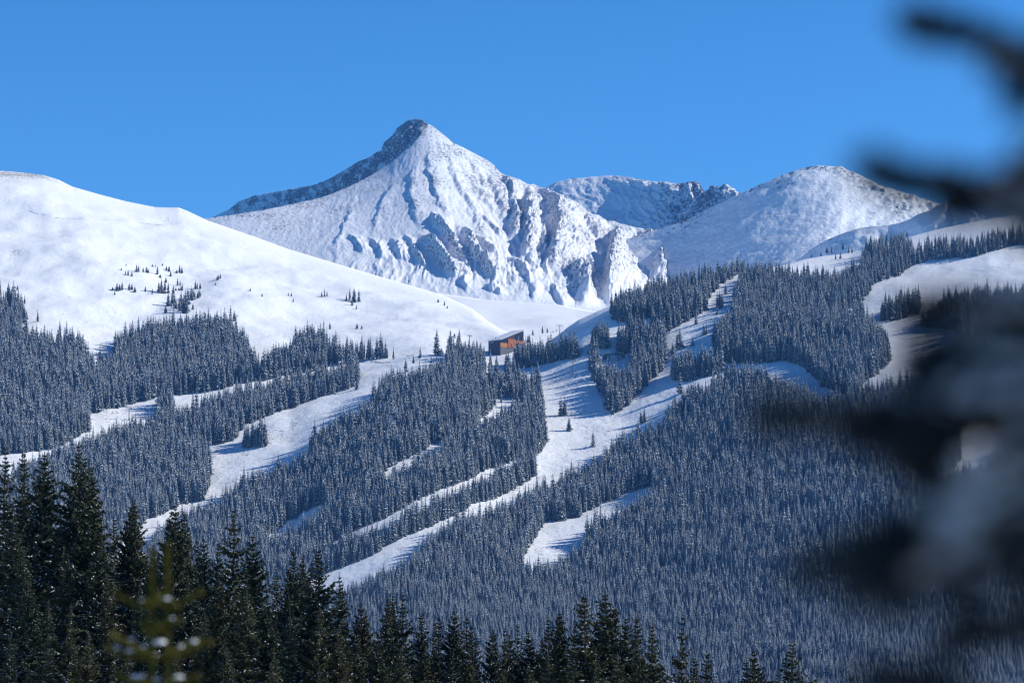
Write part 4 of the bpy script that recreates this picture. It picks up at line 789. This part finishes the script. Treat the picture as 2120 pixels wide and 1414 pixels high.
for pl, D, nl, _, sn_ in BOUGH:
    pts = np.array([B(x, y, D+.05*math.sin(x*.01)) for x, y in pl]); c = curve(pts, 6)
    m_ = MB(); m_.tube(c, np.linspace(.0035, .0012, len(c)), 7, m=1); needles(m_, c, nl*(1.25 if nl < .009 else 1.0), 6000, rn, .0012, .45)
    # limb back to the trunk
    if pl[0][0] >= 2200:
        zt = pts[0][2]-.02
        l = curve([np.array([0, 0, zt-.12]), np.array([pts[0][0]*.5, pts[0][1]*.45, zt-.02]), pts[0]], 5); m_.tube(l, np.linspace(.016, .0035, len(l)), 8, m=1)
        needles(m_, l[4:], .013, 3000, rn, .0012, .45)
    o = m_.build('branch', [M_needle_drk, M_twig], big)
    for x, y, a_, b_ in sn_:
        i = np.argmin([abs(p[0]-x) for p in pl]); i = min(max(i, 0), len(pl)-2)
        for k in range(6):     # small broken cushions of snow along the twig
            q = MB(); dx, dy = rn.randn()*a_*2600, rn.randn()*b_*2200
            snow_blob(q, B(x+dx, y+dy*.8+8, D+.004+.012*rn.rand()), a_*.30, a_*.20, b_*.28, rn, ax=pts[i]-pts[i+1]); q.build('snow_clump', M_snow_near, o, True)

# ------------------------------------------------------------------ lodge
M_clad = mat('dark_metal_cladding', (0.045, 0.04, 0.06), .5); M_stone = mat('grey_stone_wall', (0.16, 0.16, 0.17), .9, (.8, (0.10, 0.10, 0.11)))
M_wood = mat('orange_timber', (0.50, 0.17, 0.055), .7, (.6, (0.40, 0.12, 0.04))); M_wood2 = mat('light_orange_timber', (0.60, 0.25, 0.08), .7, (.6, (0.5, 0.2, 0.07)))
M_glass = mat('window_glass', (0.03, 0.035, 0.05), .12, spec=.8); M_roofs = mat('snowy_roof', (0.82, 0.83, 0.85), .8); M_lines = mat('panel_joints', (0.10, 0.05, 0.03), .8)
c0 = P3(1036, 731, 3858)
g0 = c0.copy(); lod = empty('lodge', g0, 'long ski lodge with slanting white roof, dark end wall and orange timber front', 'lodge')
U = np.array([.74, .67, 0.]); U /= np.linalg.norm(U); Vv = np.array([-.62, .785, 0.]); Z = np.array([0, 0, 1.])
LU = 43.0; LV = 27.0
def q(u, v, z): return U*u+Vv*v+Z*z
def rz_(u): return 18.3+ (16.0*u/LU)      # roof height along the front
def slab(mb, u0, u1, v0, v1, zb0, zb1, zt0, zt1, m=0):
    mb.hexa([q(u0, v0, zb0), q(u1, v0, zb1), q(u1, v1, zb1), q(u0, v1, zb0), q(u0, v0, zt0), q(u1, v0, zt1), q(u1, v1, zt1), q(u0, v1, zt0)], m)
m_ = MB(); slab(m_, .3, LU, .3, LV, -4, 6, rz_(0)-.4, rz_(LU)-.4); m_.build('wall', M_clad, lod)
m_ = MB(); slab(m_, 0, LU*.98, 0, .28, -3, 10, 8.3, 13.6); m_.build('stone_plinth', M_stone, lod)
m_ = MB(); slab(m_, 0, 13.5, -.25, .28, 8.4, 8.4, 14.2, 14.2)
for k in range(9): slab(m_, .7+k*1.5, .82+k*1.5, -.33, -.26, 8.4, 8.4, 14.2, 14.2, 1)
m_.build('timber_panel', [M_wood2, M_lines], lod)
m_ = MB(); slab(m_, 13.6, 27.0, -.9, .28, 8.6, 10, 20.3, 20.3)
for k in range(8): slab(m_, 14.2+k*1.65, 14.34+k*1.65, -.98, -.91, 8.7, 10, 20.2, 20.2, 1)
m_.build('timber_bay', [M_wood, M_lines], lod)
m_ = MB(); slab(m_, 27.1, LU, -.3, .28, 13.8, 14.8, 18.9, 18.9)
for k in range(10): slab(m_, 27.7+k*1.5, 27.82+k*1.5, -.38, -.31, 14.5, 14.9, 18.8, 18.8, 1)
m_.build('timber_panel', [M_wood, M_lines], lod)
m_ = MB(); slab(m_, .6, 13.4, -.05, .27, 14.3, 14.3, 18.0, 20.5); m_.build('window', M_glass, lod)
m_ = MB(); slab(m_, 27.2, LU-.4, -.05, .27, 19.1, 19.1, 26.2, 31.4); w_ = m_.build('window', M_glass, lod)
m2 = MB()
for k in range(5): m2.tube([q(28+k*3, -.3, 20.4), q(29.5+k*3, -.3, 27)], .18, 5); m2.tube([q(31+k*3, -.3, 20.4), q(29.5+k*3, -.3, 27)], .18, 5)
m2.build('truss', M_steel, w_)
m_ = MB(); slab(m_, 18.6, 20.2, -1.0, -.92, 10.0, 10.0, 12.6, 12.6); m_.build('door', M_glass, lod)
m_ = MB(); slab(m_, -.04, .27, 15.5, 22.5, 15.2, 15.2, 16.6, 16.6); m_.build('window', mat('window_bright', (0.30, 0.33, 0.38), .2, spec=.8), lod)
m_ = MB(); m_.hexa([q(-.8, -1.3, rz_(0)-.35), q(LU+1.2, -1.3, rz_(LU+1.2)-.35), q(LU+1.2, LV+1, rz_(LU+1.2)-.35), q(-.8, LV+1, rz_(0)-.35), q(-.8, -1.3, rz_(0)+.5), q(LU+1.2, -1.3, rz_(LU+1.2)+.5), q(LU+1.2, LV+1, rz_(LU+1.2)+.5), q(-.8, LV+1, rz_(0)+.5)])
rf = m_.build('roof', M_roofs, lod)
m_ = MB(); m_.box(q(8, 20, rz_(8)+1.2), (1.2, 1.2, 2.0)); m_.build('chimney', M_clad, rf)

# ------------------------------------------------------------------ chairlifts
M_grey = mat('lift_grey', (0.10, 0.12, 0.14), .6); M_green = mat('lift_green', (0.02, 0.13, 0.09), .5); M_blue = mat('hut_blue', (0.03, 0.12, 0.30), .6); M_orange = mat('orange_mesh', (0.55, 0.16, 0.08), .8)
def gp(px, py): return pos_M(np.array([px], float), np.array([py], float))[0]
def tower(p, H, label, arm_w=7.0, rz=0.0, double=False):
    o = empty('lift_tower', p, label, 'lift tower', None, rz)
    m_ = MB(); m_.tube([(0, 0, -1), (0, 0, H)], [.62, .42], 10); m_.box((0, 0, .2), (2.2, 2.2, 1.2)); m_.build('pole', M_grey, o)
    m_ = MB(); m_.box((0, 0, H), (arm_w, .55, .6)); m_.tube([(0, 0, H), (0, 0, H+1.6)], .15, 6); m_.tube([(-arm_w*.4, 0, H+.3), (0, 0, H+1.6), (arm_w*.4, 0, H+.3)], .1, 5); m_.build('crossarm', M_grey, o)
    for s in (-1, 1):
        m_ = MB()
        m_.box((s*arm_w*.46, 0, H-.45), (.35, 4.2, .35))
        for k in range(5): m_.tube([(s*arm_w*.46-.2, -1.8+.9*k, H-.2), (s*arm_w*.46+.2, -1.8+.9*k, H-.2)], .28, 8)
        m_.build('sheave', M_steel, o)
    return o
def pxm(p): return p[1]/FPX
for px, py, hp, lab in [(724, 767, 27, 'grey chairlift pylon standing on the upper left ski run'), (1186, 772, 28, 'tall chairlift pylon on the central run in front of a spruce'), (1071, 832, 28, 'chairlift pylon among the trees left of the central run'),
                        (267, 870, 26, 'chairlift pylon half hidden on the narrow far left run'), (488, 664, 11, 'thin far lift pylon above the west forest'), (972, 726, 30, 'lift pylon sticking out of the trees left of the lodge'), (938, 728, 28, 'lift pylon above the treetops further left of the lodge')]:
    p = gp(px, py); tower(p, hp*pxm(p), lab, rz=.7)
p = P3(1159, 691, 4500); tower(p, 13, 'T-shaped lift pylon on the snow behind the knoll', 10)
p = P3(1971, 478, 4700); tower(p, 17, 'T-shaped lift pylon on the upper right snow ridge', 9)
def chair(p, label, group=None, rz=.6):
    o = empty('lift_chair', p, label, 'lift chair', group, rz)
    m_ = MB(); m_.tube([(0, 0, 0), (.3, 0, -1.6), (0, 0, -3.0)], .06, 6); m_.build('hanger', M_grey, o)
    m_ = MB(); m_.box((0, .2, -4.0), (3.4, .7, .14)); m_.build('seat', M_grey, o)
    m_ = MB(); m_.box((0, .58, -3.5), (3.4, .10, .85)); m_.build('backrest', M_grey, o)
    m_ = MB(); m_.tube([(-1.75, .5, -4.1), (-1.75, .4, -3.0), (1.75, .4, -3.0), (1.75, .5, -4.1)], .06, 6); m_.build('seat_frame', M_steel, o)
    return o
tB = gp(1186, 772); tF = gp(1071, 832); tT = gp(1270, 743)
HB, HF = 28*pxm(tB), 28*pxm(tF)
def cable(pts, label, name='lift_cable'):
    m_ = MB(); m_.tube(pts, .035, 5); o = m_.build(name, M_steel); tag(o, label, 'cable'); return o
e1 = tT+[0, 0, 8.5]; e2 = tB+[0, 0, HB]; e3 = tF+[0, 0, HF]
sd = np.array([2.3, -2.3, -.2])
for sgn, lb in ((1, 'near side steel lift cable over the central run'), (-1, 'far side steel lift cable over the central run')):
    cable([e1+sd*sgn, e2+sd*sgn+[0, 0, .2], (e2+e3)/2+sd*sgn+[0, 0, -2.0], e3+sd*sgn+[0, 0, .2]], lb)
for f, lb, sg in [(.16, 'lift chair just below the tall pylon on the central run', 1), (.42, 'second lift chair down from the tall pylon', 1), (.62, 'third lift chair down from the tall pylon', 1), (.80, 'lowest lift chair, close to the tree-hidden pylon', 1), (.3, 'lift chair on the far cable near the tall pylon', -1), (.7, 'lift chair on the far cable near the tree-hidden pylon', -1)]:
    chair(e2*(1-f)+e3*f+sd*sg+[0, 0, -8*f*(1-f)], lb, 'chairs of the central lift')
for x, y, lb in [(1145, 683, 'small far lift chair left, by the T-shaped pylon behind the knoll'), (1152, 680, 'small far lift chair nearest the T-shaped pylon behind the knoll')]:
    chair(P3(x, y, 4400), lb, 'chairs behind the knoll')
# top terminal
to = empty('lift_terminal', tT, 'chairlift top terminal with pale curved roof and green end above the wedge stand', 'lift terminal', None, .15)
m_ = MB()
prof = [(-13, 9.0), (-9, 11.2), (0, 12.2), (9, 11.0), (14, 9.0)]
for i in range(4):
    (x0, z0), (x1, z1_) = prof[i], prof[i+1]
    m_.hexa([(x0, -3, z0-.8), (x1, -3, z1_-.8), (x1, 3, z1_-.8), (x0, 3, z0-.8), (x0, -2.4, z0), (x1, -2.4, z1_), (x1, 2.4, z1_), (x0, 2.4, z0)])
m_.build('roof', mat('pale_green_roof', (0.50, 0.56, 0.52), .6), to)
m_ = MB(); m_.box((0, 0, 8.3), (24, 4.6, 1.6)); m_.build('machine_deck', M_grey, to)
m_ = MB(); m_.box((12.5, 0, 6.5), (4.2, 5.2, 4.4)); m_.build('end_housing', M_green, to)
for x in (-5.5, 6.5):
    m_ = MB(); m_.tube([(x, 0, -1), (x, 0, 7.6)], .8, 10); m_.build('leg', M_grey, to)
hp_ = gp(1252, 740); hu = empty('operator_hut', hp_, 'small blue operator hut beside the lift top terminal', 'hut')
m_ = MB(); m_.box((0, 0, 2.2), (5.5, 4, 5.2)); m_.build('wall', M_blue, hu)
m_ = MB(); m_.box((0, 0, 5.1), (6.3, 4.8, .5)); m_.build('roof', M_roofs, hu)
m_ = MB(); m_.box((0, -2.03, 3.2), (3.2, .08, 1.4)); m_.build('window', M_glass, hu)
# snow fences, gantry and markers
def fence(pl, label, H=.9, m=None, gap=6):
    P = pos_M(np.array([p[0] for p in pl], float), np.array([p[1] for p in pl], float)); o = empty('snow_fence', P[0], label, 'snow fence')
    c = curve(P, 8)-P[0]; gr = c.copy()
    m_ = MB(); seg = np.linalg.norm(np.diff(c, axis=0), axis=1).sum(); n = int(seg/gap)
    tt = np.linspace(0, len(c)-1, n); px_ = np.stack([np.interp(tt, np.arange(len(c)), c[:, k]) for k in range(3)], -1)
    for a_ in px_: m_.box(a_+[0, 0, H*.5], (.16, .16, H+.4))
    m_.build('post', M_bark, o)
    m_ = MB()
    for i in range(len(c)-1):
        a_, b_ = c[i], c[i+1]; v = [a_+[0, 0, .25], b_+[0, 0, .25], b_+[0, 0, H], a_+[0, 0, H]]; v2 = [x+[0, .05, 0] for x in v]
        m_.hexa([v[0], v[1], v2[1], v2[0], v[3], v[2], v2[2], v2[3]])
    m_.build('mesh_panel', m or mat('weathered_slats', (0.62, 0.60, 0.58), .9), o)
fence([(195, 463), (222, 461), (250, 463)], 'left length of the long snow fence across the white dome'); fence([(253, 462), (285, 464), (316, 468)], 'middle length of the long snow fence across the white dome'); fence([(321, 469), (334, 471), (345, 471)], 'right length of the long snow fence below the gantry')
fence([(58, 437), (80, 444)], 'faint upper snow fence on the dome, left length'); fence([(88, 446), (120, 455), (168, 460)], 'faint upper snow fence on the dome, right length')
fence([(768, 745), (785, 748), (808, 749)], 'orange netting fence at the top of the upper left run', 1.1, M_orange)
fence([(842, 738), (856, 737)], 'short orange netting piece at the left tip of the lodge forest', 1.1, M_orange)
p = gp(347, 456); go_ = empty('lift_gantry', p, 'tiny steel gantry frame alone near the top of the white dome', 'gantry')
m_ = MB(); m_.tube([(-1.9, 0, -.5), (-1.9, 0, 5.8)], .16, 6); m_.build('post', M_grey, go_); m_ = MB(); m_.tube([(1.9, 0, -.5), (1.9, 0, 5.8)], .16, 6); m_.build('post', M_grey, go_)
m_ = MB(); m_.box((0, 0, 5.9), (4.6, .4, .4)); m_.build('crossbar', M_grey, go_)
for x, y, lb in [(1247, 887, 'thin orange marker pole on the central run, right of the lone trees'), (1173, 941, 'thin orange marker pole low on the central run by a tree shadow')]:
    p = gp(x, y); m_ = MB(); m_.tube([(0, 0, -.3), (0, 0, 3.4)], .12, 6); m_.box((0.3, 0, 2.8), (.7, .05, .9)); o = m_.build('marker_pole', M_orange); o.location = p; tag(o, lb, 'marker pole')
for x, y, h, lb in [(150, 362, 9, 'bare thin mast on the crest of the dome at left')]:
    p = pos_M(np.array([52.]), np.array([361.]))[0]; m_ = MB(); m_.tube([(0, 0, -1), (0, 0, 6)], .15, 6); m_.tube([(-.8, 0, 5), (.8, 0, 5)], .1, 5); o = m_.build('mast', M_grey); o.location = p; tag(o, lb, 'mast')
p = gp(915, 738); m_ = MB(); snow_blob(m_, (0, 0, 0), 5.2, 5, 9, rn); o = m_.build('snow_pile', M_snow_near, None, True); o.location = p; tag(o, 'white cone of piled snow among the trees left of the lodge', 'snow pile')

# ------------------------------------------------------------------ air
hz = bpy.data.materials.new('haze'); hz.use_nodes = True; n = hz.node_tree.nodes; n.remove(n['Principled BSDF'])
pv = n.new('ShaderNodeVolumePrincipled'); pv.inputs['Color'].default_value = (0.16, 0.42, 1.0, 1); pv.inputs['Density'].default_value = 3.0e-5
hz.node_tree.links.new(pv.outputs[0], n['Material Output'].inputs['Volume'])
m_ = MB(); m_.box((0, 5900, 750), (9000, 12600, 1760)); o = m_.build('haze', hz); tag(o, 'thin blue mountain air', None, None, 'stuff')
